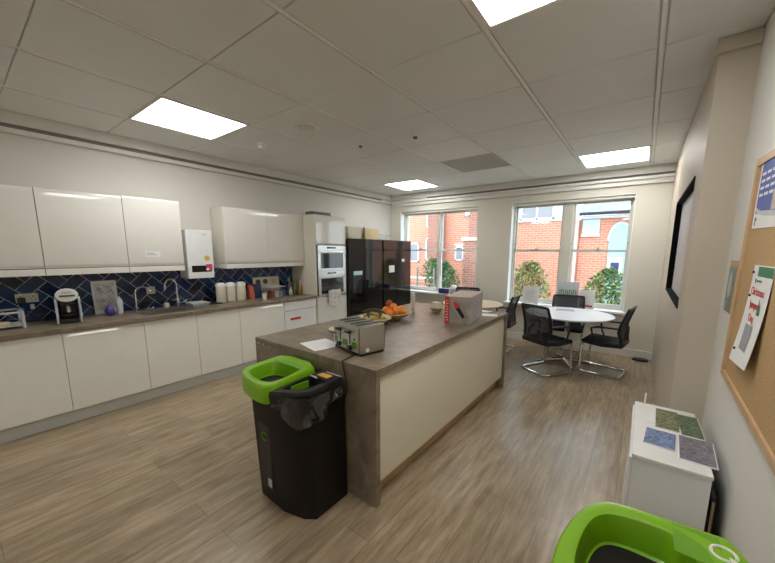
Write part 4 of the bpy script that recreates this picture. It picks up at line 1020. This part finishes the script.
MB().box(-13, -5.42, YE, YE+3, -.15, 6.5).build('brick_wall', 'brick', t, loc=L)
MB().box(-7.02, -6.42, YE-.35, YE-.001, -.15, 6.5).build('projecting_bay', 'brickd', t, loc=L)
for q in ((-7.32,-6.98+.0,1.25,2.15),(-7.30,-7.06,2.55,3.6),(-8.12,-7.66,1.15,1.95),(-5.98,-5.62,1.25,1.80),(-5.60,-5.44,2.9,3.6),(-9.2,-8.8,1.15,1.95),(-9.2,-8.8,2.6,3.4)): facade_window(t, q[0], min(q[1], -7.06 if q[0] < -7.2 and q[0] > -7.4 else q[1]), q[2], q[3], YE-.01, 1, L, 'grey')
MB().box(-6.02,-5.58,YE-.04,YE-.001,1.82,1.90).build('lintel', 'stone', t, loc=L)
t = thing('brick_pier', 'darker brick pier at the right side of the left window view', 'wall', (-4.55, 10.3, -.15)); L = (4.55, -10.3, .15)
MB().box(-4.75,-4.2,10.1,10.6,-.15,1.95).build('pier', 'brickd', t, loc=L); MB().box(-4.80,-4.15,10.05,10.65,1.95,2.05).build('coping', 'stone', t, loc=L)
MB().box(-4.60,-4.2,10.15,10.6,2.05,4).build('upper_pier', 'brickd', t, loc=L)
def shrub(label, x, y, w, h, n, mats, sz=.07):
    t = thing('shrub', label, 'shrub', (x, y, -.15), group='shrubs outside the windows'); b = MB()
    for i in range(n):
        a = R.uniform(0, 2*PI); u = R.random()**.5; z = R.random()
        k = math.sin(PI*min(1, .18+z*.80))**.6
        p = Vector((math.cos(a)*u*w/2*k, math.sin(a)*u*w/3*k, .1+z*(h+.0)))
        d = Vector((R.gauss(0,1), R.gauss(0,1), R.gauss(.4,.7))).normalized(); s = d.orthogonal().normalized(); s = (Matrix.Rotation(R.uniform(0,6.3), 3, d) @ s); l = sz*R.uniform(.6,1.4)
        q = d.cross(s)
        b.add([p, p+d*l*.5+s*l*.28+q*.004, p+d*l, p+d*l*.5-s*l*.28-q*.004], [(0,1,2,3)], mats[R.choice(range(len(mats)))])
    b.build('foliage', None, t, smooth=False)
    b = MB()
    for k in range(6): a = k*1.05; b.tube([(0,0,0),(math.cos(a)*w*.12,math.sin(a)*w*.08,h*.4),(math.cos(a)*w*.28,math.sin(a)*w*.2,h*.85)], [.02,.014,.006], 5)
    b.build('stem', 'stem', t)
shrub('yellow green shrub with red leaves outside the right window, left side', -2.05, 7.9, 1.0, 1.42, 2800, ['leaf1','leaf2','leaf2','leaf4','leaf1'])
shrub('dense green shrub outside the right window, right side', -.55, 8.1, .95, 1.30, 2800, ['leaf1','leaf3','leaf1','leaf2'])
shrub('dark green shrub outside the left window, right of the mullion', -5.15, 9.5, 1.3, 1.3, 2600, ['leaf3','leaf1','leaf3','leaf1'], .08)
shrub('dark green shrub outside the left window, behind the rail posts', -6.3, 10.9, 1.3, 1.35, 1400, ['leaf3','leaf1','leaf1'], .08)
t = thing('railing', 'dark metal railing outside the left window', 'railing', (-5.75, 8.85, -.15))
for x in (-.55,.05,.65): MB().tube([(x,0,0),(x,0,1.25)], .03, 8).build('post', 'grille', t)
MB().tube([(-.55,0,.75),(.65,0,.75)], .018, 6).tube([(-.55,0,.35),(.65,0,.35)], .018, 6).build('rail', 'grille', t)
t = thing('low_brick_wall', 'low brick garden wall behind the railing', 'wall', (-6.4, 10.25, -.15)); MB().box(-1.2,1.0,-.1,.1,0,.78,'brick').box(-1.22,1.02,-.12,.12,.78,.83,'stone').build('wall', None, t)

# ------------------------------------------------------------------ camera, light, world
cam = bpy.data.cameras.new('camera'); co = bpy.data.objects.new('camera', cam); COL.objects.link(co); SC.camera = co
Rm = ((0.80396447,0.59465278,0.00540384),(0.09617272,-0.1210464,-0.98797701),(-0.58684916,0.79481812,-0.15450638))
m3 = Matrix((Rm[0], [-v for v in Rm[1]], [-v for v in Rm[2]])).transposed()
co.matrix_world = Matrix.Translation((0,0,1.6)) @ m3.to_4x4()
cam.sensor_width = 36; cam.lens = 332.1246/775*36; cam.shift_x = -(396.053-387.5)/775; cam.shift_y = (303.122-281.5)/775; cam.clip_start = .02
w = bpy.data.worlds.new('sky'); SC.world = w; w.use_nodes = True
bg = w.node_tree.nodes['Background']; bg.inputs[0].default_value = (.80,.90,1.0,1); bg.inputs[1].default_value = 4.2
for nm, wv in (('window_portal_left', W1), ('window_portal_right', W2)):
    l = bpy.data.lights.new(nm, 'AREA'); l.shape = 'RECTANGLE'; l.size = wv[1]-wv[0]; l.size_y = wv[3]-wv[2]; l.cycles.is_portal = True
    o = bpy.data.objects.new(nm, l); COL.objects.link(o); o.location = ((wv[0]+wv[1])/2, YW+.34, (wv[2]+wv[3])/2); o.rotation_euler = (-PI/2,0,0)
vs = SC.view_settings; vs.view_transform = 'Standard'; vs.look = 'None'; vs.gamma = 1; vs.use_curve_mapping = False; vs.exposure = 0
cy = SC.cycles; cy.use_denoising = True; cy.max_bounces = 8; cy.diffuse_bounces = 5; cy.glossy_bounces = 4; cy.transparent_max_bounces = 12; cy.sample_clamp_indirect = 6; cy.caustics_reflective = False; cy.caustics_refractive = False
